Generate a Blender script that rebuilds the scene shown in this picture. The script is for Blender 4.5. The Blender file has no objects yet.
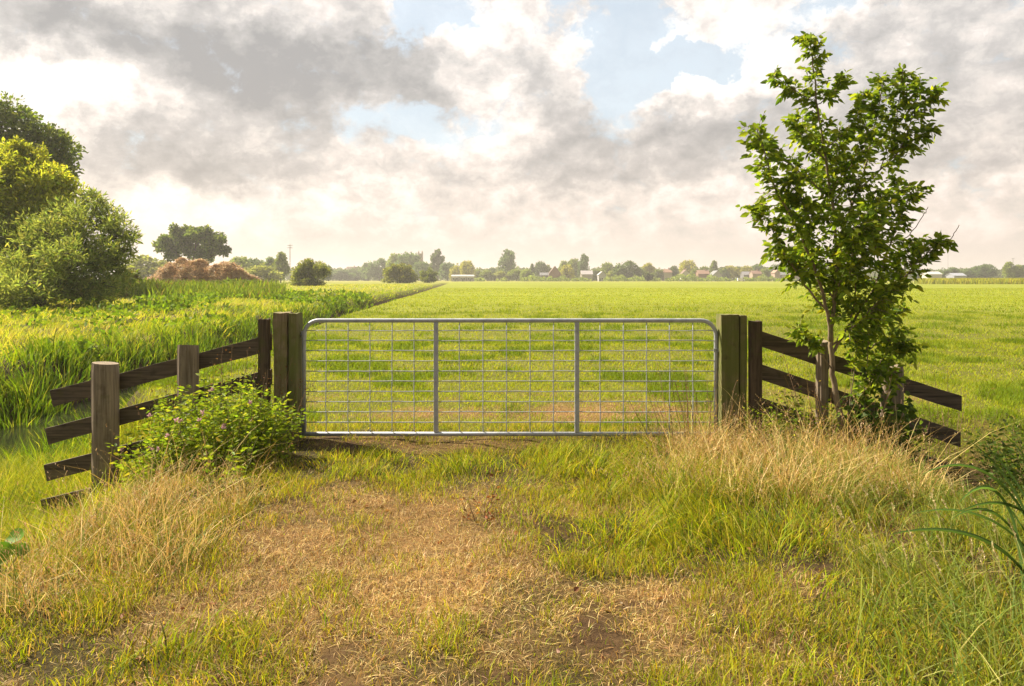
import bpy, math, random
import numpy as np
from mathutils import Vector, Matrix

# ------------------------------------------------------------------ camera, sky, sun, exposure
SC = bpy.context.scene
COL = SC.collection
F = 750.0            # focal length in pixels of a 1024 wide frame
EYE = 1.6
cam_d = bpy.data.cameras.new("camera"); cam = bpy.data.objects.new("camera", cam_d); COL.objects.link(cam)
cam_d.lens = F/1024*36; cam_d.sensor_width = 36; cam_d.clip_end = 9000; cam_d.clip_start = 0.05
cam_d.shift_y = -64/1024
cam.location = (0, 0, EYE); cam.rotation_euler = (math.radians(90), 0, 0)
SC.camera = cam

SUN_AZ = math.radians(-60)      # measured from +Y (view) towards +X
SUN_EL = math.radians(45)
EXPOSURE = 1.38
SC.view_settings.view_transform = 'Standard'; SC.view_settings.look = 'None'
SC.view_settings.exposure = EXPOSURE; SC.view_settings.gamma = 1; SC.view_settings.use_curve_mapping = False
SC.cycles.max_bounces = 8; SC.cycles.transmission_bounces = 6; SC.cycles.diffuse_bounces = 4
SC.cycles.volume_bounces = 0; SC.cycles.transparent_max_bounces = 8
SC.cycles.use_denoising = True

def lin(r, g, b):
    f = lambda c: (c/255/12.92) if c/255 <= .04045 else ((c/255+.055)/1.055)**2.4
    return (f(r), f(g), f(b), 1)

sd = bpy.data.lights.new("sun", 'SUN'); so = bpy.data.objects.new("sun", sd); COL.objects.link(so)
sd.energy = 5.0; sd.angle = math.radians(1.5); sd.color = (1.0, .87, .67)
dv = Vector((math.sin(SUN_AZ)*math.cos(SUN_EL), math.cos(SUN_AZ)*math.cos(SUN_EL), math.sin(SUN_EL)))
so.rotation_euler = (-dv).to_track_quat('-Z', 'Y').to_euler(); so.location = (-6, 4, 20)

W = bpy.data.worlds.new("World"); SC.world = W; W.use_nodes = True
class NT:
    def __init__(s, t): s.t = t; s.t.nodes.clear()
    def n(s, typ, **kw):
        nd = s.t.nodes.new(typ)
        for k, v in kw.items():
            if k.startswith('i_'):
                key = k[2:]; key = int(key) if key.isdigit() else key.replace('_', ' ')
                if hasattr(v, 'links'): s.t.links.new(v, nd.inputs[key])
                else: nd.inputs[key].default_value = v
            else: setattr(nd, k, v)
        return nd
    def m(s, op, a, b=None, c=None, clamp=False):
        nd = s.t.nodes.new('ShaderNodeMath'); nd.operation = op; nd.use_clamp = clamp
        for i, v in enumerate((a, b, c)):
            if v is None: continue
            if hasattr(v, 'links'): s.t.links.new(v, nd.inputs[i])
            else: nd.inputs[i].default_value = v
        return nd.outputs[0]
    def ramp(s, fac, stops, mode='LINEAR'):
        nd = s.t.nodes.new('ShaderNodeValToRGB'); cr = nd.color_ramp; cr.interpolation = mode
        while len(cr.elements) > 1: cr.elements.remove(cr.elements[-1])
        cr.elements[0].position = stops[0][0]; cr.elements[0].color = stops[0][1]
        for p, c in stops[1:]:
            e = cr.elements.new(p); e.color = c
        s.t.links.new(fac, nd.inputs[0]); return nd.outputs[0]
    def mix(s, f, a, b, blend='MIX'):
        nd = s.t.nodes.new('ShaderNodeMix'); nd.data_type = 'RGBA'; nd.blend_type = blend
        for i, v in ((0, f), (6, a), (7, b)):
            if hasattr(v, 'links'): s.t.links.new(v, nd.inputs[i])
            else: nd.inputs[i].default_value = v
        return nd.outputs[2]
    def link(s, a, b): s.t.links.new(a, b)

def uvdir(px, py):
    x, z = (px-512)/F, (279-py)/F
    return math.atan2(x, 1), math.asin(z/math.sqrt(1+x*x+z*z))

def build_world():
    t = NT(W.node_tree)
    sky = t.n('ShaderNodeTexSky', sky_type='NISHITA', sun_disc=False, sun_elevation=SUN_EL, sun_rotation=SUN_AZ,
              altitude=0, air_density=1.2, dust_density=2.0, ozone_density=1.0)
    tc = t.n('ShaderNodeTexCoord')
    sep = t.n('ShaderNodeSeparateXYZ', i_0=tc.outputs['Generated'])
    u = t.m('ARCTAN2', sep.outputs[0], sep.outputs[1]); v = t.m('ARCSINE', sep.outputs[2])
    uv = t.n('ShaderNodeCombineXYZ', i_0=u, i_1=v, i_2=0.0).outputs[0]
    def noise(scale, detail, rough, off=(0, 0, 0), stretch=1.6, dist=0.0):
        mp = t.n('ShaderNodeMapping', i_Vector=uv, i_Location=off, i_Scale=(1, stretch, 1))
        return t.n('ShaderNodeTexNoise', noise_dimensions='2D', i_Vector=mp.outputs[0], i_Scale=scale, i_Detail=detail, i_Roughness=rough, i_Distortion=dist)
    w1 = noise(5.0, 8, .60, (3.1, 1.7, 0), 1.2); w2 = noise(18.0, 6, .62, (8.1, 4.7, 0), 1.2)
    s1 = t.n('ShaderNodeSeparateColor', i_0=w1.outputs['Color']); s2 = t.n('ShaderNodeSeparateColor', i_0=w2.outputs['Color'])
    def warp(c, a, b, A, B):
        return t.m('ADD', c, t.m('ADD', t.m('MULTIPLY', t.m('SUBTRACT', a, .5), A), t.m('MULTIPLY', t.m('SUBTRACT', b, .5), B)))
    uw = warp(u, s1.outputs[0], s2.outputs[0], .20, .075)
    vw = warp(v, s1.outputs[1], s2.outputs[1], .14, .06)
    def blob(px, py, rx, ry, amp):
        cu, cv = uvdir(px, py); ru, rv = rx/F, ry/F
        a = t.m('MULTIPLY', t.m('SUBTRACT', uw, cu), 1/ru); b = t.m('MULTIPLY', t.m('SUBTRACT', vw, cv), 1/rv)
        r2 = t.m('ADD', t.m('MULTIPLY', a, a), t.m('MULTIPLY', b, b))
        return t.m('MULTIPLY', t.m('POWER', 2.71828, t.m('MULTIPLY', t.m('POWER', r2, 1.4), -1)), amp)
    def total(lst):
        o = None
        for e in lst:
            g = blob(*e); o = g if o is None else t.m('ADD', o, g)
        return o
    lum = total(LUM)
    fb = noise(7.0, 10, .62, (1.3, 9.2, 0), 1.8, .15).outputs['Fac']
    fb2 = noise(26.0, 8, .6, (5.3, 2.2, 0), 1.5, .1).outputs['Fac']
    uvw = t.n('ShaderNodeCombineXYZ', i_0=t.m('ADD', u, t.m('MULTIPLY', t.m('SUBTRACT', s2.outputs[0], .5), .05)), i_1=t.m('MULTIPLY', t.m('ADD', v, t.m('MULTIPLY', t.m('SUBTRACT', s2.outputs[1], .5), .04)), 1.35), i_2=0.0).outputs[0]
    vo = t.n('ShaderNodeTexVoronoi', voronoi_dimensions='2D', feature='SMOOTH_F1', i_Vector=uvw, i_Scale=15.0, i_Detail=5.0, i_Roughness=.6, i_Smoothness=.25, i_Lacunarity=2.3)
    bil = t.m('SUBTRACT', .42, vo.outputs['Distance'])
    L = t.m('ADD', t.m('ADD', .775, lum), t.m('ADD', t.m('MULTIPLY', t.m('SUBTRACT', fb, .5), .36), t.m('MULTIPLY', t.m('SUBTRACT', fb2, .5), .34)))
    L = t.m('ADD', L, t.m('MULTIPLY', bil, .46))
    hole = t.m('ADD', total(BLUE), t.m('ADD', t.m('MULTIPLY', t.m('SUBTRACT', fb2, .5), .5), t.m('MULTIPLY', bil, -.3)))
    rim = t.n('ShaderNodeMapRange', interpolation_type='SMOOTHSTEP', i_0=hole, i_1=.02, i_2=.36).outputs[0]
    L = t.m('ADD', L, t.m('MULTIPLY', rim, .20))
    # flatter and paler low down over the horizon
    low = t.n('ShaderNodeMapRange', interpolation_type='SMOOTHSTEP', i_0=v, i_1=-0.02, i_2=.12).outputs[0]
    L = t.m('ADD', t.m('MULTIPLY', L, low), t.m('MULTIPLY', .62, t.m('SUBTRACT', 1, low)))
    cl = t.ramp(L, [(0.0, lin(164, 163, 163)), (.22, lin(181, 179, 177)), (.44, lin(202, 198, 195)), (.54, lin(217, 212, 207)), (.63, lin(228, 220, 214)), (.74, lin(243, 236, 230)), (.88, lin(254, 250, 246)), (1.0, lin(255, 254, 252))])
    warm = t.n('ShaderNodeMapRange', interpolation_type='SMOOTHSTEP', i_0=v, i_1=0.0, i_2=.30).outputs[0]
    cl = t.mix(warm, t.mix(1.0, cl, (1.0, .925, .86, 1), 'MULTIPLY'), cl)
    sc = t.n('ShaderNodeVectorMath', operation='SCALE', i_0=cl, i_Scale=CLOUD_GAIN)
    hole = t.n('ShaderNodeMapRange', interpolation_type='SMOOTHSTEP', i_0=hole, i_1=.26, i_2=.62, i_3=0.0, i_4=.85).outputs[0]
    blue = t.mix(.75, sky.outputs[0], t.n('ShaderNodeVectorMath', operation='SCALE', i_0=lin(196, 207, 213)[:3], i_Scale=CLOUD_GAIN).outputs[0])
    col = t.mix(hole, sc.outputs[0], blue)
    # unseen sky dimmed overhead and behind to cut fill; glow added round veiled sun
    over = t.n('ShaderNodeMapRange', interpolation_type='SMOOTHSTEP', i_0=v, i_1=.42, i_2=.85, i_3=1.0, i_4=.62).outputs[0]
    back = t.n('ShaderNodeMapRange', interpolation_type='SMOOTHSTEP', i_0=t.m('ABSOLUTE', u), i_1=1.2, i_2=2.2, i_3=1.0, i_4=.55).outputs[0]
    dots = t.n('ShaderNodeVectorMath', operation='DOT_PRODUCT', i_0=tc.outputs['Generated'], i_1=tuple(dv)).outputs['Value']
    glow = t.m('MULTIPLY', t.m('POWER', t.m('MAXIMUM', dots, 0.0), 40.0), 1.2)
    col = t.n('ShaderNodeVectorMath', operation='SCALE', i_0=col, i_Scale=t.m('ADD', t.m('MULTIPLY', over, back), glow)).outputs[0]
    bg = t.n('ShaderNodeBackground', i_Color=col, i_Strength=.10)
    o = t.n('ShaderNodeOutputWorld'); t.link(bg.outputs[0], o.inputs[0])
CLOUD_GAIN = 4.55
LUM = [(335, 66, 150, 52, -.50), (130, 44, 150, 36, -.38), (200, 158, 130, 34, -.32), (430, 212, 460, 26, .13), (480, 150, 60, 40, .12), (40, 18, 90, 16, -.15), (300, 130, 100, 20, -.10),
       (575, 130, 60, 60, -.26), (665, 150, 70, 50, -.20), (520, 195, 150, 22, -.09), (940, 90, 160, 75, -.13), (735, 130, 60, 40, -.14),
       (468, 60, 36, 80, .26), (520, 20, 50, 30, .12), (690, 92, 50, 14, .18), (300, 16, 70, 18, .22), (15, 85, 60, 40, .34), (90, 100, 60, 34, .30), (262, 132, 34, 16, .22), (150, 245, 60, 40, .30),
       (735, 40, 60, 40, .34), (735, 92, 34, 24, .26), (560, 60, 30, 30, .16), (620, 100, 24, 30, .12), (430, 130, 60, 22, .10), (225, 195, 50, 16, .14), (820, 20, 60, 20, .12),
       (900, 210, 120, 40, .05), (350, 215, 200, 22, .06)]
BLUE = [(630, 50, 40, 58, 1.0), (690, 66, 40, 16, .8), (430, 8, 40, 26, .85), (400, 122, 60, 30, .46), (700, 68, 34, 16, .7), (610, 30, 40, 40, .6), (820, 5, 30, 20, .5)]
build_world()

# ------------------------------------------------------------------ noise and helpers
def hash2(ix, iy, s):
    h = (ix.astype(np.int64)*374761393 + iy.astype(np.int64)*668265263 + s*982451653) & 0x7fffffff
    h = ((h ^ (h >> 13))*1274126177) & 0x7fffffff
    return ((h ^ (h >> 16)) & 0xffff)/65535.0
def vnoise(x, y, s=0):
    x = np.asarray(x, float); y = np.asarray(y, float)
    ix = np.floor(x); iy = np.floor(y); fx = x-ix; fy = y-iy
    fx = fx*fx*(3-2*fx); fy = fy*fy*(3-2*fy)
    a = hash2(ix, iy, s); b = hash2(ix+1, iy, s); c = hash2(ix, iy+1, s); d = hash2(ix+1, iy+1, s)
    return (a*(1-fx)+b*fx)*(1-fy)+(c*(1-fx)+d*fx)*fy
def fbm(x, y, s=0, o=4):
    t = 0; a = .5; k = 0
    for i in range(o):
        t = t+a*vnoise(np.asarray(x)*2**i, np.asarray(y)*2**i, s+i*17); k += a; a *= .5
    return t/k
def sst(a, b, x):
    t = np.clip((x-a)/(b-a), 0, 1); return t*t*(3-2*t)

# the long ditch on the left: edge of the track and pasture, and the water's centre line
EY = [-30, 0, 5, 7, 8.2, 11, 18, 36, 109, 240, 400, 700]
EX = [-2.6, -2.6, -2.6, -2.7, -3.6, -5.6, -6.2, -7.7, -12.2, -21, -31, -50]
CX = [-5.4, -5.4, -5.7, -6.2, -6.6, -7.5, -8.0, -9.4, -13.6, -22.3, -32.2, -51.2]
def edge_x(y): return np.interp(y, EY, EX)
def ditch_x(y): return np.interp(y, EY, CX)
WATER_Z = -0.86
def height(x, y):
    x = np.asarray(x, float); y = np.asarray(y, float)
    near = 1-sst(40, 120, y)
    z = (fbm(x*.35, y*.35, 3)-.5)*.10*(1-sst(60, 200, y)) + (fbm(x*2.2, y*2.2, 9)-.5)*.06*(1-sst(8, 30, y))
    e = edge_x(y); c = ditch_x(y)
    fade = 1-sst(260, 420, y)
    bt = np.where(y < 14, c+1.3, c+.7); right = 1-np.clip((x-bt)/np.maximum(e+.2-bt, .3), 0, 1)
    right = right*right*(3-2*right)
    left = np.clip((x-(c-2.0))/1.45, 0, 1); left = left*left*(3-2*left)
    z = z-1.0*np.minimum(right, left)*fade
    z = z+.12*sst(c-2.0, c-3.5, x)*np.where(x < c-1.8, 1, 0)*0
    # left meadow lies a little higher
    z = z+.22*(1-sst(0, 1, (x-(c-5))/3.0))*(1-sst(150, 400, y))
    # right ditch across
    d = np.clip((x-2.9)/2.2, 0, 1); d = d*d*(3-2*d)
    b = np.clip(1-np.abs(y-6.6)/2.4, 0, 1); b = b*b*(3-2*b)
    b2 = np.where(y < 6.6, np.maximum(b, (1-sst(3.2, 6.0, np.abs(y-6.6)))*.55), b)
    z = z-.95*d*b2
    # verge of the track, right: slightly raised under the long grass
    z = z+.06*np.exp(-((x-2.1)/.8)**2-((y-5.8)/1.8)**2)
    # two worn wheel hollows
    z = z-.03*np.exp(-((x+.95-.1*y*.3)/.35)**2)*(1-sst(7, 11, y))-.02*np.exp(-((x-.55)/.4)**2)*(1-sst(7, 11, y))
    return z

def mesh_np(name, V, faces, mat, col=None, smooth=False, parent=None, loc=None):
    """faces: list of (k x n) int arrays"""
    me = bpy.data.meshes.new(name)
    V = np.asarray(V, np.float32)
    if loc is not None: V = V-np.asarray(loc, np.float32)
    me.vertices.add(len(V)); me.vertices.foreach_set('co', V.ravel())
    tot = sum(f.size for f in faces); me.loops.add(tot)
    me.loops.foreach_set('vertex_index', np.concatenate([f.ravel() for f in faces]).astype(np.int32))
    starts = []; s = 0
    for f in faces:
        starts.append(s+np.arange(len(f))*f.shape[1]); s += f.size
    starts = np.concatenate(starts).astype(np.int32)
    me.polygons.add(len(starts)); me.polygons.foreach_set('loop_start', starts)
    if smooth: me.polygons.foreach_set('use_smooth', np.ones(len(starts), bool))
    me.update(calc_edges=True); me.validate()
    if col is not None:
        at = me.color_attributes.new('Col', 'FLOAT_COLOR', 'POINT')
        c = np.ones((len(V), 4), np.float32); c[:, :3] = col; at.data.foreach_set('color', c.ravel())
    me.materials.append(mat)
    o = bpy.data.objects.new(name, me); COL.objects.link(o)
    if loc is not None and parent is None: o.location = loc
    if parent is not None: o.parent = parent
    return o
def tag(o, label=None, cat=None, group=None, kind=None):
    if label: o['label'] = label
    if cat: o['category'] = cat
    if group: o['group'] = group
    if kind: o['kind'] = kind
    return o
def empty(name, loc, label=None, cat=None, group=None):
    o = bpy.data.objects.new(name, None); COL.objects.link(o); o.location = loc; o.empty_display_size = .2
    return tag(o, label, cat, group)

class MB:
    """collects simple solids, builds ONE mesh"""
    def __init__(s): s.v = []; s.f = []
    def add(s, vs, fs):
        n = len(s.v); s.v += [tuple(v) for v in vs]; s.f += [tuple(i+n for i in f) for f in fs]; return s
    def box(s, c, d, rot=None):
        x, y, z = d[0]/2, d[1]/2, d[2]/2
        vs = [Vector((a*x, b*y, e*z)) for a in (-1, 1) for b in (-1, 1) for e in (-1, 1)]
        if rot: vs = [rot @ v for v in vs]
        return s.add([v+Vector(c) for v in vs], [(0, 1, 3, 2), (4, 6, 7, 5), (0, 4, 5, 1), (2, 3, 7, 6), (0, 2, 6, 4), (1, 5, 7, 3)])
    def tube(s, pts, rad, n=8, cap=True):
        pts = [Vector(p) for p in pts]; rad = rad if isinstance(rad, (list, tuple)) else [rad]*len(pts)
        rings = []; up = None
        for i, p in enumerate(pts):
            d = (pts[min(i+1, len(pts)-1)]-pts[max(i-1, 0)]).normalized()
            if up is None:
                up = Vector((0, 0, 1)) if abs(d.z) < .9 else Vector((0, 1, 0))
            a = d.cross(up).normalized(); up = a.cross(d).normalized()
            rings.append([p+(a*math.cos(k*2*math.pi/n)+up*math.sin(k*2*math.pi/n))*rad[i] for k in range(n)])
        vs = [v for r in rings for v in r]; fs = []
        for i in range(len(pts)-1):
            for k in range(n): fs.append((i*n+k, i*n+(k+1) % n, (i+1)*n+(k+1) % n, (i+1)*n+k))
        if cap: fs += [tuple(reversed(range(n))), tuple(range((len(pts)-1)*n, len(pts)*n))]
        return s.add(vs, fs)
    def build(s, name, mat, parent=None, smooth=False, loc=None):
        me = bpy.data.meshes.new(name)
        v = s.v if loc is None else [(a-loc[0], b-loc[1], c-loc[2]) for a, b, c in s.v]
        me.from_pydata(v, [], s.f); me.materials.append(mat)
        if smooth: me.polygons.foreach_set('use_smooth', [True]*len(s.f))
        me.update()
        o = bpy.data.objects.new(name, me); COL.objects.link(o)
        if parent is not None: o.parent = parent
        elif loc is not None: o.location = loc
        return o
def bevel(o, w, seg=2):
    m = o.modifiers.new('bevel', 'BEVEL'); m.width = w; m.segments = seg; m.limit_method = 'ANGLE'; return o

# ------------------------------------------------------------------ materials
def material(name):
    m = bpy.data.materials.new(name); m.use_nodes = True; return m, NT(m.node_tree)
def plain(name, c, rough=.6, metal=0, bump=0, bscale=20, var=.15):
    m, t = material(name)
    tc = t.n('ShaderNodeTexCoord'); nz = t.n('ShaderNodeTexNoise', i_Vector=tc.outputs['Object'], i_Scale=bscale, i_Detail=5.0)
    k = t.n('ShaderNodeMapRange', i_0=nz.outputs[0], i_1=.3, i_2=.7, i_3=1-var, i_4=1+var).outputs[0]
    cc = t.n('ShaderNodeVectorMath', operation='SCALE', i_0=c[:3], i_Scale=k).outputs[0]
    b = t.n('ShaderNodeBsdfPrincipled', i_Roughness=rough, i_Metallic=metal); t.link(cc, b.inputs['Base Color'])
    if bump:
        bp = t.n('ShaderNodeBump', i_Strength=bump, i_Distance=.01, i_Height=nz.outputs[0]); t.link(bp.outputs[0], b.inputs['Normal'])
    o = t.n('ShaderNodeOutputMaterial'); t.link(b.outputs[0], o.inputs[0]); return m
def leafmat(name, trans=.4, rough=.5, spec=.25, objcol=False, tint=(1.15, 1.1, .55)):
    m, t = material(name)
    if objcol:
        oi = t.n('ShaderNodeObjectInfo'); at = t.n('ShaderNodeAttribute', attribute_name='Col')
        c = t.mix(1.0, oi.outputs['Color'], at.outputs['Color'], 'MULTIPLY')
    else:
        c = t.n('ShaderNodeAttribute', attribute_name='Col').outputs['Color']
    b = t.n('ShaderNodeBsdfPrincipled', i_Roughness=rough); b.inputs['Specular IOR Level'].default_value = spec
    t.link(c, b.inputs['Base Color'])
    ct = t.mix(1.0, c, (*tint, 1), 'MULTIPLY')
    tr = t.n('ShaderNodeBsdfTranslucent', i_Color=ct)
    mx = t.n('ShaderNodeMixShader', i_0=trans, i_1=b.outputs[0], i_2=tr.outputs[0])
    o = t.n('ShaderNodeOutputMaterial'); t.link(mx.outputs[0], o.inputs[0]); return m
def woodmat(name, c1, c2, moss=None, mossamt=0.0, axis=2, seed=0.0):
    m, t = material(name)
    tc = t.n('ShaderNodeTexCoord')
    s = [26, 26, 26]; s[axis] = 1.6
    mp = t.n('ShaderNodeMapping', i_Vector=tc.outputs['Object'], i_Scale=tuple(s), i_Location=(seed, seed*.7, seed*.3))
    g = t.n('ShaderNodeTexNoise', i_Vector=mp.outputs[0], i_Scale=1.0, i_Detail=6.0, i_Roughness=.65, i_Distortion=.4)
    s2 = [90, 90, 90]; s2[axis] = 3
    mp2 = t.n('ShaderNodeMapping', i_Vector=tc.outputs['Object'], i_Scale=tuple(s2))
    g2 = t.n('ShaderNodeTexNoise', i_Vector=mp2.outputs[0], i_Scale=1.0, i_Detail=3.0)
    big = t.n('ShaderNodeTexNoise', i_Vector=tc.outputs['Object'], i_Scale=5.0, i_Detail=6.0, i_Roughness=.6)
    f = t.m('ADD', t.m('MULTIPLY', g.outputs[0], .7), t.m('MULTIPLY', g2.outputs[0], .3))
    c = t.ramp(f, [(.30, (c1[0]*.35, c1[1]*.35, c1[2]*.35, 1)), (.42, (*c1, 1)), (.66, (*c2, 1)), (.8, (c2[0]*1.25, c2[1]*1.25, c2[2]*1.25, 1))])
    if moss:
        mk = t.n('ShaderNodeMapRange', i_0=big.outputs[0], i_1=.62-mossamt*.4, i_2=.80-mossamt*.4).outputs[0]
        c = t.mix(t.m('MULTIPLY', mk, .85), c, (*moss, 1))
    # worn dirty blotches
    dk = t.n('ShaderNodeTexNoise', i_Vector=tc.outputs['Object'], i_Scale=9.0, i_Detail=4.0)
    c = t.mix(t.n('ShaderNodeMapRange', i_0=dk.outputs[0], i_1=.58, i_2=.75, i_3=0.0, i_4=.55).outputs[0], c, (c1[0]*.45, c1[1]*.42, c1[2]*.4, 1))
    b = t.n('ShaderNodeBsdfPrincipled', i_Roughness=.85); t.link(c, b.inputs['Base Color']); b.inputs['Specular IOR Level'].default_value = .25
    bp = t.n('ShaderNodeBump', i_Strength=.9, i_Distance=.006, i_Height=f); t.link(bp.outputs[0], b.inputs['Normal'])
    o = t.n('ShaderNodeOutputMaterial'); t.link(b.outputs[0], o.inputs[0]); return m

M_GRASS = leafmat('grass_blades', .46, .6, .12, tint=(1.22, 1.12, .45))
M_STRAW = leafmat('straw_blades', .30, .55, .2, tint=(1.05, .95, .75))
M_LEAF = leafmat('leaves', .54, .5, .16)
M_FAR = leafmat('far_foliage', .42, .7, .1, objcol=True, tint=(1.1, 1.1, .7))
M_BARK = woodmat('bark', (.17, .13, .085), (.34, .27, .18), (.10, .12, .04), .15)
M_BARKFAR = plain('bark_far', (.09, .07, .05), .9)
M_POST = woodmat('gatepost_wood', (.16, .125, .075), (.34, .27, .17), (.15, .15, .05), .45)
M_POSTG = woodmat('gatepost_green_wood', (.11, .098, .045), (.24, .21, .10), (.115, .135, .032), .60, seed=4.0)
M_ROUND = woodmat('round_post_wood', (.165, .13, .095), (.34, .275, .20), (.1, .1, .04), .05, seed=2.0)
M_PLANK = woodmat('plank_wood', (.072, .056, .042), (.18, .14, .10), (.10, .09, .03), .12, axis=0, seed=1.0)

def groundmat():
    m, t = material('ground')
    tc = t.n('ShaderNodeTexCoord'); pos = tc.outputs['Object']
    at = t.n('ShaderNodeAttribute', attribute_name='Col')
    n1 = t.n('ShaderNodeTexNoise', i_Vector=pos, i_Scale=14.0, i_Detail=8.0, i_Roughness=.7)
    n2 = t.n('ShaderNodeTexNoise', i_Vector=pos, i_Scale=1.1, i_Detail=6.0, i_Roughness=.6)
    mp = t.n('ShaderNodeMapping', i_Vector=pos, i_Scale=(.02, .12, 1))
    n3 = t.n('ShaderNodeTexNoise', i_Vector=mp.outputs[0], i_Scale=1.0, i_Detail=5.0, i_Roughness=.6)
    k = t.n('ShaderNodeMapRange', i_0=n1.outputs[0], i_1=.25, i_2=.75, i_3=.55, i_4=1.45).outputs[0]
    k = t.m('MULTIPLY', k, t.n('ShaderNodeMapRange', i_0=n2.outputs[0], i_1=.3, i_2=.7, i_3=.85, i_4=1.15).outputs[0])
    k = t.m('MULTIPLY', k, t.n('ShaderNodeMapRange', i_0=n3.outputs[0], i_1=.3, i_2=.7, i_3=.88, i_4=1.12).outputs[0])
    c = t.n('ShaderNodeVectorMath', operation='SCALE', i_0=at.outputs['Color'], i_Scale=k).outputs[0]
    b = t.n('ShaderNodeBsdfPrincipled', i_Roughness=.95); b.inputs['Specular IOR Level'].default_value = .1; t.link(c, b.inputs['Base Color'])
    bp = t.n('ShaderNodeBump', i_Strength=.7, i_Distance=.05, i_Height=n1.outputs[0]); t.link(bp.outputs[0], b.inputs['Normal'])
    o = t.n('ShaderNodeOutputMaterial'); t.link(b.outputs[0], o.inputs[0]); return m

# ------------------------------------------------------------------ zone masks
def straw_mask(x, y):
    n = fbm(x*1.3, y*1.1, 21)-.5
    n2 = fbm(x*4.0, y*3.2, 31)-.5
    a = .84*np.exp(-(((x+.85)/1.05)**2+((y-4.1)/1.1)**2)**1.5)            # main trampled straw
    b = .32*np.exp(-(((x-.25)/1.0)**2+((y-3.3)/.9)**2)**1.5)            # bottom middle
    b2 = .55*np.exp(-(((x+.6)/1.2)**2+((y-5.2)/.6)**2)**1.5)
    c = .42*np.exp(-(((x+.1)/2.1)**2+((y-7.35)/.42)**2)**1.5)           # under the gate
    d = 1.05*np.exp(-(((x-.75)/1.4)**2+((y-8.9)/.65)**2)**1.5)           # worn patch past the gate
    d2 = .5*np.exp(-(((x+1.2)/1.0)**2+((y-8.9)/.5)**2)**1.5)
    return np.clip(np.maximum.reduce([a, b, b2, c, d, d2])*1.3+n*1.5+n2*1.3, 0, 1)*(1-sst(10.0, 12, y))*sst(-3.1, -2.4, x)
def mud_mask(x, y): return sst(.66, .74, fbm(x*2.6, y*3.4, 63, 5))*(1-sst(7.5, 9, y))*sst(-3.0, -2.4, x)
def on_field(x, y): return (y > 8.0) & (x > edge_x(y)+.1)

# ------------------------------------------------------------------ ground sheet and water
def axis_steps(lo, hi, fine_lo, fine_hi, step, grow):
    a = list(np.arange(fine_lo, fine_hi+1e-6, step)); s = step; x = a[-1]
    while x < hi:
        s *= grow; x += s; a.append(min(x, hi))
    s = step; x = a[0]; b = []
    while x > lo:
        s *= grow; x -= s; b.append(max(x, lo))
    return np.array(b[::-1]+a)
def build_ground():
    xs = axis_steps(-2400, 2400, -9, 7, .10, 1.035); ys = axis_steps(-60, 2500, 1, 15, .10, 1.02)
    X, Y = np.meshgrid(xs, ys); Z = height(X, Y)
    V = np.stack([X.ravel(), Y.ravel(), Z.ravel()], 1)
    ny, nx = X.shape; i = np.arange(ny-1)[:, None]*nx+np.arange(nx-1)[None, :]
    Fq = np.stack([i, i+1, i+nx+1, i+nx], -1).reshape(-1, 4)
    x, y, z = V[:, 0], V[:, 1], V[:, 2]
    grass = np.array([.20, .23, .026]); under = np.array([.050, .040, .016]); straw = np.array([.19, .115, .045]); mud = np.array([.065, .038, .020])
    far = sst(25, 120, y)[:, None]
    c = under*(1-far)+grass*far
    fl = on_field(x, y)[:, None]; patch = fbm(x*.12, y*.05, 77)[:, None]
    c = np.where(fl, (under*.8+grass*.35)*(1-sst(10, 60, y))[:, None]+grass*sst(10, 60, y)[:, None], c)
    c = c*(.85+.3*patch)
    s = straw_mask(x, y)[:, None]
    c = c*(1-s)+straw*s
    mk = mud_mask(x, y)[:, None]*.85; c = c*(1-mk)+mud*1.1*mk
    # pale ripe grass on the left meadow far off and a thin pale strip at the pasture's end
    lm = ((x < ditch_x(y)-1.5) & (y > 40))[:, None]
    c = np.where(lm, c*.6+np.array([.22, .21, .06])*.4, c)
    strip = (sst(330, 420, y)*(1-sst(900, 1200, y)))[:, None]
    c = c*(1-strip*.6)+np.array([.26, .25, .05])*strip*.6
    wet = (1-sst(-.75, -.35, z))[:, None]; c = c*(1-wet)+mud*wet
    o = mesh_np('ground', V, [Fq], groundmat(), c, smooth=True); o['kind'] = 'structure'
build_ground()

def build_water():
    m, t = material('ditch_water')
    tc = t.n('ShaderNodeTexCoord'); nz = t.n('ShaderNodeTexNoise', i_Vector=tc.outputs['Object'], i_Scale=6.0, i_Detail=3.0)
    b = t.n('ShaderNodeBsdfPrincipled', i_Roughness=.06); b.inputs['Base Color'].default_value = (.018, .02, .012, 1)
    bp = t.n('ShaderNodeBump', i_Strength=.08, i_Distance=.02, i_Height=nz.outputs[0]); t.link(bp.outputs[0], b.inputs['Normal'])
    o = t.n('ShaderNodeOutputMaterial'); t.link(b.outputs[0], o.inputs[0])
    ys = [-20, 0, 3, 5, 7, 8.2, 11, 14, 18, 25, 36, 60, 80, 109, 170, 240]
    V = []
    for y in ys:
        c = float(ditch_x(y)); V += [(c-1.2, y, WATER_Z), (c+1.2, y, WATER_Z)]
    Fq = np.array([[2*i, 2*i+1, 2*i+3, 2*i+2] for i in range(len(ys)-1)])
    o = mesh_np('ditch_water', np.array(V), [Fq], m); o['kind'] = 'structure'
    V = [(4.0, 5.6, WATER_Z), (40, 5.6, WATER_Z), (40, 7.6, WATER_Z), (4.0, 7.6, WATER_Z)]
    o = mesh_np('ditch_water', np.array(V), [np.array([[0, 1, 2, 3]])], m); o['kind'] = 'structure'
build_water()

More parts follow.
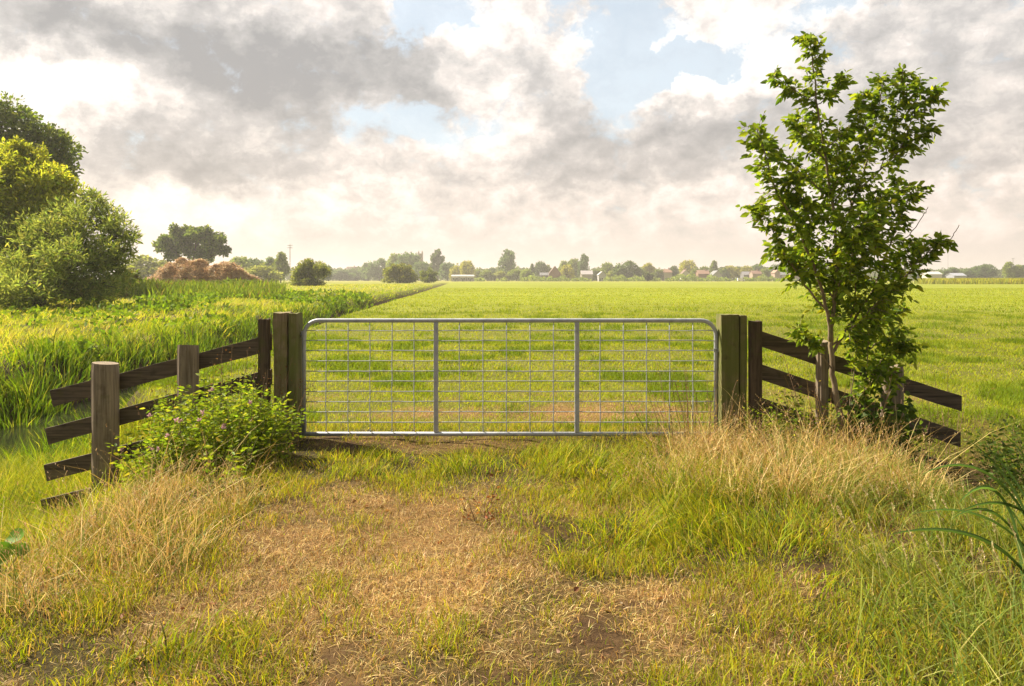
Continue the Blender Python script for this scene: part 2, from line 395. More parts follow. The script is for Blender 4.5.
# ------------------------------------------------------------------ blades and leaves
rng = np.random.default_rng(7)
def blades(P, H, Wd, lean, ldir, col, segs=3, taper=(1, .85, .55), az=None, rg=rng):
    n = len(P); 
    if az is None: az = rg.uniform(0, math.pi, n)
    side = np.stack([np.cos(az), np.sin(az), np.zeros(n)], 1)
    ld = np.stack([np.cos(ldir), np.sin(ldir), np.zeros(n)], 1)
    ts = {1: [0], 2: [0, .55], 3: [0, .42, .75]}[segs]
    rows = []
    def cen(t):
        hz = H*t*(1-.35*np.clip(lean, 0, 1.6)*t)
        return P+ld*(lean*H*t**1.8)[:, None]+np.stack([0*hz, 0*hz, hz], 1)
    for t, w in zip(ts, taper):
        c = cen(t); rows += [c-side*(Wd*w/2)[:, None], c+side*(Wd*w/2)[:, None]]
    rows.append(cen(1.0))
    k = len(rows); V = np.stack(rows, 1).reshape(-1, 3)
    b = (np.arange(n)*k)[:, None]; faces = []
    for s in range(segs-1): faces.append(b+np.array([[2*s, 2*s+1, 2*s+3, 2*s+2]]))
    faces.append(b+np.array([[2*segs-2, 2*segs-1, 2*segs]]))
    C = np.repeat(col, k, axis=0)
    return V, faces, C
def leaves(P, D, L, Wd, col, fold=.25, droop=.0, rg=rng):
    n = len(P); D = D/np.linalg.norm(D, axis=1)[:, None]
    R = rg.normal(size=(n, 3)); R[:, 2] *= .6
    S = np.cross(D, R); S /= np.linalg.norm(S, axis=1)[:, None]+1e-9
    N = np.cross(S, D); N *= np.sign(N[:, 2:3]+1e-9)
    L = L[:, None]; Wd = Wd[:, None]
    def pt(t, s, f): return P+D*L*t+S*Wd*s+N*Wd*f-np.array([0, 0, 1.])*L*droop*t*t
    rows = [pt(0, 0, 0), pt(.33, .5, fold), pt(.72, .33, fold*.7), pt(1, 0, 0), pt(.72, -.33, fold*.7), pt(.33, -.5, fold)]
    V = np.stack(rows, 1).reshape(-1, 3); b = (np.arange(n)*6)[:, None]
    return V, [np.concatenate([b+np.array([[0, 1, 2, 3]]), b+np.array([[0, 3, 4, 5]])])], np.repeat(col, 6, axis=0)
class Acc:
    def __init__(s): s.V = []; s.F = {3: [], 4: []}; s.C = []; s.n = 0
    def add(s, r):
        V, fs, C = r
        for f in fs: s.F[f.shape[1]].append(f+s.n)
        s.V.append(V); s.C.append(C); s.n += len(V)
    def build(s, name, mat, parent=None, loc=None, smooth=False):
        fs = [np.concatenate(v) for v in s.F.values() if v]
        return mesh_np(name, np.concatenate(s.V), fs, mat, np.clip(np.concatenate(s.C), .002, 1), parent=parent, loc=loc, smooth=smooth)
def jitter(base, n, amt=.2, rg=rng):
    base = np.asarray(base, float)
    k = rg.normal(1, amt, (n, 1)); h = rg.normal(0, amt*.4, (n, 3))
    return np.clip(base*(k+h), .004, .95)
def pal(cols, wts, n, amt=.15, rg=rng):
    cols = np.array(cols); w = np.array(wts, float); w /= w.sum()
    return jitter(cols[rg.choice(len(cols), n, p=w)], n, amt, rg)
def wedge(y0, y1, dens, xlo=-1e9, xhi=1e9, marg=1.12, rg=rng):
    """random points in the view wedge (wider than the frame) between two distances"""
    hx = lambda y: (512/F)*marg*y+.8
    A = (hx(y0)+hx(y1))*(y1-y0); n = int(A*dens)
    y = np.sqrt(rg.uniform(y0**2, y1**2, n)) if y0 > 0 else rg.uniform(y0, y1, n)
    x = rg.uniform(-1, 1, n)*hx(y)
    k = (x > xlo) & (x < xhi); return x[k], y[k]
def pts(x, y, dz=-.01): return np.stack([x, y, height(x, y)+dz], 1)
GREEN = [(.26, .32, .016), (.34, .38, .020), (.15, .22, .012), (.42, .39, .03)]
STRAWC = [(.58, .42, .16), (.74, .58, .28), (.42, .28, .105), (.26, .17, .065)]

def build_grass():
    R = np.random.default_rng(11)
    U = lambda a, b, n: R.uniform(a, b, n)
    # --- short turf on the track
    a = Acc()
    for (y0, y1, d) in ((1.8, 4.5, 4600), (4.5, 6.3, 3400), (6.3, 8.3, 2300)):
        x, y = wedge(y0, y1, d, -3.2, 3.4); s = straw_mask(x, y); cl = fbm(x*3.1, y*3.1, 5)
        k = R.random(len(x)) < (1-s*.85)*(.50+.8*sst(.35, .62, cl))*(1-.75*mud_mask(x, y)); x, y, s, cl = x[k], y[k], s[k], cl[k]; n = len(x)
        hh = U(.03, .11, n)*(.5+1.0*sst(.4, .7, cl))
        col = pal(GREEN+[(.34, .28, .07), (.46, .33, .13)], [3, 4, 2, 3, 3.0, 1.8], n, .18, R)
        a.add(blades(pts(x, y), hh, U(.0025, .0055, n), U(.2, 1.1, n), U(0, 6.28, n), col, 2, rg=R))
    tag(a.build('turf_grass', M_GRASS), 'short green and yellow turf growing over the track before the gate', 'grass', kind='stuff')
    # --- straw litter
    a = Acc()
    for (y0, y1, d) in ((1.8, 4.4, 11000), (4.4, 6.3, 6500), (6.3, 10.5, 2000)):
        x, y = wedge(y0, y1, d, -3.0, 3.2); s = straw_mask(x, y)
        k = R.random(len(x)) < (.12+.88*s)*(1-.8*mud_mask(x, y)); x, y = x[k], y[k]; n = len(x)
        up = R.random(n) < .4
        hh = np.where(up, U(.03, .075, n), U(.012, .03, n)); ln = np.where(up, U(.3, 1.2, n), U(2.0, 4.5, n))
        col = pal(STRAWC+[(.12, .075, .04)], [3, 2.2, 3, 2, 1.3], n, .2, R)*(.62+.75*fbm(x*2.6, y*2.2, 47))[:, None]
        a.add(blades(pts(x, y, .0), hh*U(.5, 1.15, n), U(.0015, .0038, n), ln, U(0, 6.28, n), col, 2, rg=R))
    tag(a.build('straw_litter', M_STRAW), 'trampled dry straw coloured grass on the worn track', 'dry grass', kind='stuff')
    # --- lush longer grass on the track's right half
    a = Acc()
    for (y0, y1, d) in ((2.2, 4.5, 2300), (4.5, 7.4, 2300)):
        x, y = wedge(y0, y1, d, -2.6, 3.6)
        m1 = np.exp(-(((x-1.15)/1.15)**2+((y-5.3)/1.25)**2)**2)
        m2 = .8*np.exp(-(((x-.9)/1.0)**2+((y-6.6)/.6)**2)**2); m3 = .65*np.exp(-(((x+.9)/.9)**2+((y-6.35)/.45)**2)**2)
        m4 = .8*sst(.9, 1.6, x)*(y < 4.8)*.6; m5 = .55*np.exp(-(((x+1.35)/.35)**2+((y-2.9)/.6)**2)**2)
        cl = fbm(x*2.2, y*2.2, 55)
        m = np.maximum.reduce([m1, m2, m3, m4, m5])*sst(.30, .58, cl)*(1-.6*straw_mask(x, y)*(x < .7))
        k = R.random(len(x)) < m; x, y, m, cl = x[k], y[k], m[k], cl[k]; n = len(x)
        hh = U(.08, .26, n)*(.4+.75*m)*(.6+.8*cl)
        col = pal(GREEN+[(.42, .36, .10), (.09, .14, .02)], [4, 4, 3, 3, 2.0, 2.2], n, .22, R)
        ld = fbm(x*1.7, y*1.7, 91)*12.6
        a.add(blades(pts(x, y), hh, U(.004, .008, n), U(.35, 1.1, n), ld+R.normal(0, .9, n), col, 3, rg=R))
    tag(a.build('long_grass', M_GRASS), 'lush green knee high grass on the right half of the track', 'grass', kind='stuff')
    # --- blue green bank grass, bottom right corner
    a = Acc(); x, y = wedge(2.3, 6.6, 2000, 1.3, 6.5)
    m = sst(1.5, 2.3, x+(4.0-y)*.25)*sst(.25, .5, fbm(x*2, y*2, 15))*(1-.6*sst(4.6, 6.4, y))
    k = R.random(len(x)) < m; x, y = x[k], y[k]; n = len(x)
    col = pal([(.20, .26, .055), (.26, .31, .055), (.15, .22, .045), (.42, .38, .13)], [4, 3, 2, 1.6], n, .16, R)
    a.add(blades(pts(x, y), U(.10, .36, n)*(.6+.8*fbm(x*2.4, y*2.4, 17)), U(.004, .008, n), U(.3, 1.2, n), math.pi+R.normal(0, 1.6, n), col, 3, rg=R))
    tag(a.build('verge_grass', M_GRASS), 'blue green tall verge grass in the bottom right corner', 'grass', kind='stuff')
    # --- bank grass, left, bright and thick down to the water
    a = Acc(); x, y = wedge(2.6, 9.5, 2600, -9, -2.3)
    e = edge_x(y); c = ditch_x(y)
    m = ((x < e-.05-.45*(y < 6.4)) & (x > c-.4*(y > 6)) | ((x < c-.35) & (x > c-2.2)))*sst(.15, .38, fbm(x*1.8, y*1.8, 41))
    k = R.random(len(x)) < m; x, y = x[k], y[k]; n = len(x)
    col = pal([(.28, .34, .022), (.38, .40, .03), (.18, .25, .02), (.50, .44, .12)], [4, 3, 2, 1.4], n, .16, R)
    a.add(blades(pts(x, y), U(.14, .42, n)*(.5+1.1*fbm(x*2, y*2, 19))*np.where((y > 6.0) & (x > -4.4), .5, np.where(y > 6.6, 1.25, 1)), U(.004, .008, n), U(.2, 1.1, n), R.normal(.4, 1.6, n), col, 3, rg=R))
    tag(a.build('bank_grass', M_GRASS), 'bright yellow green grass on the ditch bank around the left fence', 'grass', kind='stuff')
    # --- tall dry stalks, both sides
    def dry(name, label, cx, cy, rx, ry, n, hm, green=.25, seedn=7):
        a = Acc()
        # tussock centres, so the stalks stand in fans
        nc = int(n/45); ang = U(0, 6.28, nc); rr = np.sqrt(U(0, 1, nc)); tx = cx+rx*rr*np.cos(ang); ty = cy+ry*rr*np.sin(ang)
        ti = R.integers(0, nc, n); x = tx[ti]+R.normal(0, .10, n); y = ty[ti]+R.normal(0, .10, n)
        dirs = np.arctan2(y-ty[ti], x-tx[ti])+R.normal(0, .5, n)
        tl = (U(.5, 1.15, nc)*(.35+1.25*fbm(tx*2.1, ty*2.1, 29)))[ti]; ta = U(0, 6.28, nc)[ti]; dirs = np.where(R.random(n) < .5, ta+R.normal(0, .6, n), dirs)
        H = np.clip(hm*(.45+R.gamma(1.6, .32, n)), .10, hm*2.0)*tl
        drycol = pal([(.66, .49, .17), (.80, .64, .28), (.52, .35, .11), (.36, .22, .07)], [3, 2.4, 2.5, 1.2], n, .14, R)
        grn = pal([(.20, .26, .03), (.28, .30, .05), (.13, .19, .03)], [3, 2, 2], n, .15, R)
        gm = R.random(n) < green; col = np.where(gm[:, None], grn, drycol); H = np.where(gm, H*.62, H)
        P = pts(x, y); lean = U(.15, 1.2, n)
        w = np.where(gm, U(.004, .008, n), U(.0025, .0052, n))
        a.add(blades(P, H, w, lean, dirs, col, 3, (1, .8, .55), rg=R))
        # seed heads
        k = np.where(~gm & (R.random(n) < .42))[0]
        tip = P[k]+np.stack([np.cos(dirs[k])*lean[k]*H[k], np.sin(dirs[k])*lean[k]*H[k], H[k]*(1-.35*lean[k])], 1)
        for j in range(seedn):
            f = j/seedn
            bp = tip-np.stack([np.cos(dirs[k])*.09*f*lean[k]*1.6, np.sin(dirs[k])*.09*f*lean[k]*1.6, .09*f*np.ones(len(k))], 1)
            dd = np.stack([R.normal(0, .6, len(k)), R.normal(0, .6, len(k)), U(.4, 1.2, len(k))], 1)
            a.add(leaves(bp, dd, U(.012, .03, len(k)), U(.003, .006, len(k)), pal([(.58, .45, .25), (.45, .30, .14), (.50, .33, .22)], [2, 2, 1], len(k), .12, R), .1, rg=R))
        tag(a.build(name, M_STRAW), label, 'tall grass', kind='stuff')
    dry('tall_dry_grass', 'tall dry golden grass on the left verge below the round fence post', -2.35, 4.65, .62, 1.15, 4300, .30, .50)
    dry('tall_dry_grass', 'tall dry golden grass in front of the right gatepost and leafy sapling', 2.10, 5.85, 1.15, .75, 6400, .39, .50)
    dry('tall_dry_grass', 'dry and green grass covering the lower right corner of the gate', 1.75, 6.75, .36, .34, 1700, .38, .50)
    dry('tall_dry_grass', 'thin dry grass stalks leaning over the ditch at the right edge', 4.3, 5.6, .9, .8, 1800, .3, .55)
    # --- pasture
    a = Acc()
    for (y0, y1, d, w, hs, sg) in ((8.0, 12, 1700, .0065, 1, 2), (12, 20, 650, .011, 1.1, 2), (20, 36, 170, .022, 1.3, 1), (36, 70, 32, .045, 1.6, 1), (70, 130, 7, .09, 2.0, 1)):
        x, y = wedge(y0, y1, d); k = on_field(x, y); x, y = x[k], y[k]
        s = straw_mask(x, y); cl = fbm(x*1.2, y*.9, 61); cl2 = fbm(x*.3, y*.22, 71)
        k = R.random(len(x)) < (1-.85*s)*(.55+.45*sst(.35, .6, cl)); x, y, cl, cl2 = x[k], y[k], cl[k], cl2[k]; n = len(x)
        tus = sst(.53, .64, cl)*(1-sst(25, 60, y))
        hh = U(.03, .075, n)*hs*(1+1.3*tus)
        cg = pal([(.28, .35, .022), (.34, .40, .026), (.22, .30, .018), (.42, .42, .04)], [4, 4, 2, 1.8], n, .11, R)
        dk = pal([(.15, .24, .016), (.19, .28, .018)], [1, 1], n, .13, R)
        col = cg*(1-tus[:, None]*.9)+dk*.85*tus[:, None]*.9
        col = col*(.86+.28*cl2)[:, None]
        a.add(blades(pts(x, y), hh, w*U(.7, 1.4, n), U(.2, 1.0, n), U(0, 6.28, n), col, sg, rg=R))
    tag(a.build('pasture_grass', M_GRASS), 'short bright green grass of the wide flat pasture past the gate', 'grass', kind='stuff')
    # --- meadow beyond the ditch
    a = Acc()
    for (y0, y1, d, w, sg) in ((7, 14, 420, .010, 3), (14, 24, 190, .018, 2), (24, 45, 62, .035, 2), (45, 90, 14, .075, 1), (90, 200, 2.2, .16, 1)):
        x, y = wedge(y0, y1, d, marg=1.2); c = ditch_x(y); k = x < c-1.2; x, y, c = x[k], y[k], c[k]; n = len(x)
        cl = fbm(x*.9, y*.45, 81); cl2 = fbm(x*1.4, y*1.0, 83)
        k = R.random(n) < .45+.55*sst(.3, .6, cl2); x, y, cl, cl2, c = x[k], y[k], cl[k], cl2[k], c[k]; n = len(x)
        near_ditch = np.exp(-((x-(c-2.0))/1.1)**2)
        hh = U(.10, .33, n)*(.3+1.2*cl2)*(1+.6*near_ditch*cl2)
        pale = pal([(.48, .48, .08), (.42, .46, .05), (.55, .50, .17)], [3, 3, 1.2], n, .12, R)
        grn = pal([(.26, .36, .018), (.34, .42, .022), (.19, .28, .02)], [3, 3, 2], n, .14, R)
        f = np.clip(sst(.42, .56, cl)*.85+.12-near_ditch*.5, 0, 1)[:, None]; pick = R.random((n, 1)) < f
        col = np.where(pick, pale, grn)
        a.add(blades(pts(x, y), hh, w*U(.6, 1.3, n), U(.2, 1.3, n), R.normal(.3, 1.1, n)+fbm(x*.5, y*.5, 85)*5-2.5, col, sg, rg=R))
    k = 1500; y = np.sqrt(U(9**2, 70**2, k)); x = ditch_x(y)-1.6-U(0, 1, k)**1.3*y*.55; w_ = fbm(x*.55, y*.3, 87); q = w_ > .52; x, y = x[q], y[q]
    for j in range(14):
        n = len(x); px_ = x+R.normal(0, .13, n)*(1+y*.02); py_ = y+R.normal(0, .13, n)*(1+y*.02); P = pts(px_, py_); P[:, 2] += U(.03, .28, n)
        L = U(.06, .13, n)*(1+y*.035); D = R.normal(size=(n, 3)); D[:, 2] = np.abs(D[:, 2])
        a.add(leaves(P, D, L, L*.5, pal([(.14, .24, .02), (.20, .31, .025), (.10, .17, .02)], [2, 2, 1], n, .15, R), .15, rg=R))
    tag(a.build('meadow_grass', M_GRASS), 'long wind combed pale green meadow grass beyond the left ditch', 'grass', kind='stuff')
    # --- rank herbs in front of the heaps
    a = Acc(); n = 15000; y = U(52, 86, n); x = (U(92, 285, n)-512)/F*y; w_ = fbm(x*.35, y*.2, 93); k = w_ > .40; x, y, w_ = x[k], y[k], w_[k]; n = len(x)
    a.add(blades(pts(x, y), U(.5, 1.5, n)*(.2+1.3*w_)*(1-.45*sst(-26, -21, x)), U(.05, .13, n), U(.1, .5, n), U(0, 6.28, n), pal([(.15, .23, .025), (.22, .30, .03), (.11, .17, .02), (.30, .24, .10)], [3, 3, 2, .6], n, .15, R), 2, rg=R))
    tag(a.build('rank_weeds', M_GRASS), 'tall dark green nettles and weeds in front of the straw heap', 'weeds', kind='stuff')
    # --- tufty dark tussocks along the ditch edges
    a = Acc(); spots = []
    for y in np.geomspace(7.4, 60, 115):
        for q in range(2):
            c = float(ditch_x(y)); spots.append((c+(-1.3 if q == 0 else 1.0)+R.normal(0, .22), y+R.normal(0, .3), 1.0 if q == 0 else .5))
    for (sx, sy, k) in spots:
        n = int(150/(1+sy*.05)); r = .20; x = sx+R.normal(0, r, n); y = sy+R.normal(0, r, n); d = np.arctan2(y-sy, x-sx)
        g = pal([(.13, .23, .018), (.19, .30, .02), (.10, .18, .018), (.30, .34, .05)], [3, 3, 2, 1], n, .14, R)
        a.add(blades(pts(x, y), U(.25, .62, n)*(.5+.5*k)*R.uniform(.6, 1.25), U(.008, .014, n)*(1+sy*.06), U(.15, .7, n), d+R.normal(0, .5, n), g, 2, rg=R))
    tag(a.build('tussock_grass', M_GRASS), 'dense dark green tussock grass lining the left ditch', 'tussock grass', kind='stuff')
build_grass()

# ------------------------------------------------------------------ gate
GY = 7.5
def gx(px, Y=GY): return (px-512)/F*Y
def gz(py, Y=GY): return EYE-(py-279)/F*Y
def galv():
    m, t = material('galvanised_steel')
    tc = t.n('ShaderNodeTexCoord'); nz = t.n('ShaderNodeTexNoise', i_Vector=tc.outputs['Object'], i_Scale=14.0, i_Detail=6.0, i_Roughness=.7)
    c = t.ramp(nz.outputs[0], [(.3, (.28, .31, .36, 1)), (.5, (.40, .43, .49, 1)), (.7, (.48, .51, .57, 1))])
    b = t.n('ShaderNodeBsdfPrincipled', i_Metallic=.35); t.link(c, b.inputs['Base Color'])
    t.link(t.n('ShaderNodeMapRange', i_0=nz.outputs[0], i_1=.3, i_2=.7, i_3=.5, i_4=.7).outputs[0], b.inputs['Roughness'])
    o = t.n('ShaderNodeOutputMaterial'); t.link(b.outputs[0], o.inputs[0]); return m
M_GALV = galv()
def build_gate():
    L, R_, T, B = gx(304), gx(716), gz(320.5), gz(434)
    base = Vector((L, GY, B-.02))
    g = empty('field_gate', base, 'grey galvanised steel mesh gate closed between the two wooden gateposts', 'gate')
    def loc(p): return (p[0]-base.x, p[1]-base.y, p[2]-base.z)
    r = .15; pts_ = [(L, GY, B)]
    for k in range(9):
        a = math.pi-k*math.pi/16; pts_.append((L+r+r*math.cos(a), GY, T-r+r*math.sin(a)))
    for k in range(9):
        a = math.pi/2-k*math.pi/16; pts_.append((R_-r+r*math.cos(a), GY, T-r+r*math.sin(a)))
    pts_.append((R_, GY, B))
    m = MB(); m.tube([loc(p) for p in pts_], .021, 12)
    m.tube([loc((L-.02, GY, B)), loc((R_+.02, GY, B))], .0215, 12)
    m.build('frame', M_GALV, g, True)
    for px in (436, 577):
        m = MB(); m.box(loc((gx(px), GY, (T+B)/2)), (.045, .03, T-B-.035)); bevel(m.build('upright', M_GALV, g), .006)
    ys = [330.5, 340.5, 350.6, 360.7, 371, 381, 391.3, 401.5, 411.7, 422]
    m = MB()
    rr = random.Random(3)
    for py in ys:
        P = [loc((gx(px), GY-.006, gz(py)+rr.uniform(-.003, .003))) for px in np.linspace(305, 715, 28)]; m.tube(P, .0050, 6)
    xs = list(np.linspace(304, 436, 7)[1:-1])+list(np.linspace(436, 577, 7)[1:-1])+list(np.linspace(577, 716, 7)[1:-1])
    for px in xs:
        P = [loc((gx(px)+rr.uniform(-.003, .003), GY+.001, z)) for z in np.linspace(B+.01, T-.01, 9)]; m.tube(P, .0048, 6)
    m.build('wire_mesh', M_GALV, g, True)
    for z in (gz(335), gz(424)):
        m = MB(); m.tube([loc((L-.005, GY+.01, z-.035)), loc((L-.005, GY+.01, z+.035))], .028, 12); m.tube([loc((L-.085, GY+.03, z)), loc((L-.006, GY+.012, z))], .010, 8)
        m.build('hinge', M_GALV, g, True)
    m = MB(); z = gz(350); m.box(loc((R_+.015, GY-.026, z)), (.09, .008, .035)); m.tube([loc((R_-.0, GY-.03, z)), loc((R_-.0, GY+.028, z))], .008, 8)
    m.build('latch', M_GALV, g)
build_gate()

# ------------------------------------------------------------------ gateposts and fences
def rough_slab(x0, x1, y0, y1, z0, z1, seed, amp=.006, nz=34, nx=5, ny=4, topamp=.006):
    """closed weathered timber: a box skin with many vertices pushed in and out"""
    m = MB(); xs = np.linspace(x0, x1, nx); ys = np.linspace(y0, y1, ny); zs = np.linspace(z0, z1, nz)
    per = [(x, ys[0]) for x in xs]+[(xs[-1], y) for y in ys[1:]]+[(x, ys[-1]) for x in xs[::-1][1:]]+[(xs[0], y) for y in ys[::-1][1:-1]]
    cx, cy = (x0+x1)/2, (y0+y1)/2; vs = []; n = len(per)
    for z in zs:
        for k, (x, y) in enumerate(per):
            d = (float(fbm(np.array(k*.9), np.array(z*2.2), seed))-.5)*2*amp+(float(vnoise(np.array(k*2.3), np.array(z*9), seed+5))-.5)*amp*.6
            corner = (abs(abs(x-cx)-(x1-x0)/2) < 1e-6) and (abs(abs(y-cy)-(y1-y0)/2) < 1e-6)
            q = d-(.007 if corner else 0)
            vx = x+np.sign(x-cx)*q*(abs(x-cx) > .3*(x1-x0)/2); vy = y+np.sign(y-cy)*q*(abs(y-cy) > .3*(y1-y0)/2)
            vs.append((vx, vy, z+(float(vnoise(np.array(x*40), np.array(y*40), seed+3))-.5)*2*topamp*(z == zs[-1])))
    fs = []
    for i in range(nz-1):
        for k in range(n): fs.append((i*n+k, i*n+(k+1) % n, (i+1)*n+(k+1) % n, (i+1)*n+k))
    cz = zs[-1]; vs.append((cx, cy, cz)); vs.append((cx, cy, z0)); t = len(vs)
    for k in range(n):
        fs.append(((nz-1)*n+k, (nz-1)*n+(k+1) % n, t-2)); fs.append(((k+1) % n, k, t-1))
    m.add(vs, fs); return m
def gatepost(pxl, pxr, pxc, pyt, mat, label, seed, lean=0.0):
    Y = GY-.02; x0, x1, xc = gx(pxl, Y-.1), gx(pxr, Y-.1), gx(pxc, Y-.1); z1 = gz(pyt, Y-.1); zb = float(height(np.array((x0+x1)/2), np.array(Y)))-.25
    o = empty('gatepost', ((x0+x1)/2, Y+.02, zb), label, 'gatepost', 'heavy wooden gateposts on each side of the gate')
    b = o.location
    A = rough_slab(x0-b.x, xc-.002-b.x, -.12, .10, 0, z1-b.z, seed); A.build('timber', mat, o)
    B = rough_slab(xc+.002-b.x, x1-b.x, -.118, .10, 0, z1-.006-b.z, seed+9); B.build('timber', M_POSTG, o)
    o.rotation_euler = (0, lean, 0)
gatepost(272.5, 297.0, 287.5, 313, M_POST, 'heavy split weathered wooden gatepost at the hinge side, left of the gate', 101)
gatepost(721, 748, 740, 315, M_POSTG, 'heavy green stained wooden gatepost right of the gate beside the thin fence post', 151)

def fence(name, label, planks, rounds, sq, loc):
    o = empty(name, loc, label, 'fence', 'plank fences either side of the gate'); L = Vector(loc)
    for i, (xa, ya, xb, yb, hp, ska, Y) in enumerate(planks):
        m = MB(); N = 18; th = .032; vs = []
        za, zb = gz(ya, Y), gz(yb, Y); Xa, Xb = gx(xa, Y), gx(xb, Y); H = hp/F*Y/2
        for k in range(N+1):
            f = k/N; X = Xa+(Xb-Xa)*f; Z = za+(zb-za)*f
            w = (float(vnoise(np.array(f*9), np.array(i*3.3), 7))-.5)*.008; bow = .010*math.sin(f*math.pi)*(1 if i % 2 else -1)
            for (dy, dz) in ((-th/2, H+w), (th/2, H+w), (th/2, -H+w*.5), (-th/2, -H+w*.5)):
                sk = (ska*dz if k == 0 and Xa < Xb else 0)
                vs.append((X+sk-L.x, Y+dy-L.y+bow*.5, Z+dz-L.z+bow*.4))
        fs = []
        for k in range(N):
            for q in range(4): fs.append((4*k+q, 4*k+(q+1) % 4, 4*k+4+(q+1) % 4, 4*k+4+q))
        fs += [(3, 2, 1, 0), (4*N, 4*N+1, 4*N+2, 4*N+3)]
        m.add(vs, fs); pk = m.build('plank', M_PLANK, o); bevel(pk, .003)
    for (px, pyt, wpx, Y, seed) in rounds:
        X = gx(px, Y); r = wpx/F*Y/2; zt = gz(pyt, Y); zb = float(height(np.array(X), np.array(Y)))-.35
        N = 22; K = 24; vs = []
        for i in range(N):
            z = zb+(zt-zb)*i/(N-1); zz = z
            for k in range(K):
                a = k*2*math.pi/K; rr = r*(1+.035*(float(fbm(np.array(k*.8), np.array(z*1.7), seed))-.5)*2); rr *= .955 if i == N-1 else 1
                rr -= .006*(k in (4, 15)) 
                vs.append((X+rr*math.cos(a)-L.x, Y+rr*math.sin(a)-L.y, zz-L.z+(.010*math.cos(a+seed) if i >= N-2 else 0)-(.008 if i == N-2 else 0)))
        fs = []
        for i in range(N-1):
            for k in range(K): fs.append((i*K+k, i*K+(k+1) % K, (i+1)*K+(k+1) % K, (i+1)*K+k))
        fs += [tuple(range((N-1)*K, N*K)), tuple(reversed(range(K)))]
        m = MB(); m.add(vs, fs); q = m.build('round_post', M_ROUND, o)
    for (pa, pb, pyt, Y, seed) in sq:
        X0, X1 = gx(pa, Y), gx(pb, Y); zt = gz(pyt, Y); zb = float(height(np.array(X0), np.array(Y)))-.35
        rough_slab(X0-L.x, X1-L.x, Y-.05-L.y, Y+.05-L.y, zb-L.z, zt-L.z, seed, .004, 26).build('square_post', M_PLANK2, o)
M_PLANK2 = woodmat('square_post_wood', (.055, .040, .028), (.125, .09, .06), (.08, .085, .025), .2, axis=2, seed=3.0)
PY = 7.48
fence('plank_fence', 'brown plank fence with two round posts, left of the gate above the ditch',
      [(52, 398.5, 272, 342, 16.5, -.2, PY), (47.5, 436.5, 272, 377, 16.5, -.2, PY), (46, 473, 272, 414, 16.5, -.2, PY), (43, 508, 272, 450, 16.5, -.2, PY)],
      [(105.5, 363, 25, PY-.145, 3), (188, 345, 20.5, PY-.12, 8)], [(258.5, 270, 319, PY-.075, 201)], (gx(150), PY, -.3))
fence('plank_fence', 'brown plank fence partly behind the leafy sapling, right of the gate',
      [(758, 338, 961, 403.5, 15.5, 0, PY), (758, 371, 960, 439.5, 15.5, 0, PY), (758, 404, 960, 474.5, 15, 0, PY)],
      [(822, 341, 12, PY-.08, 5), (892, 366, 21, PY-.125, 12)], [(749, 761.5, 321, PY-.075, 231)], (gx(870), PY, -.3))

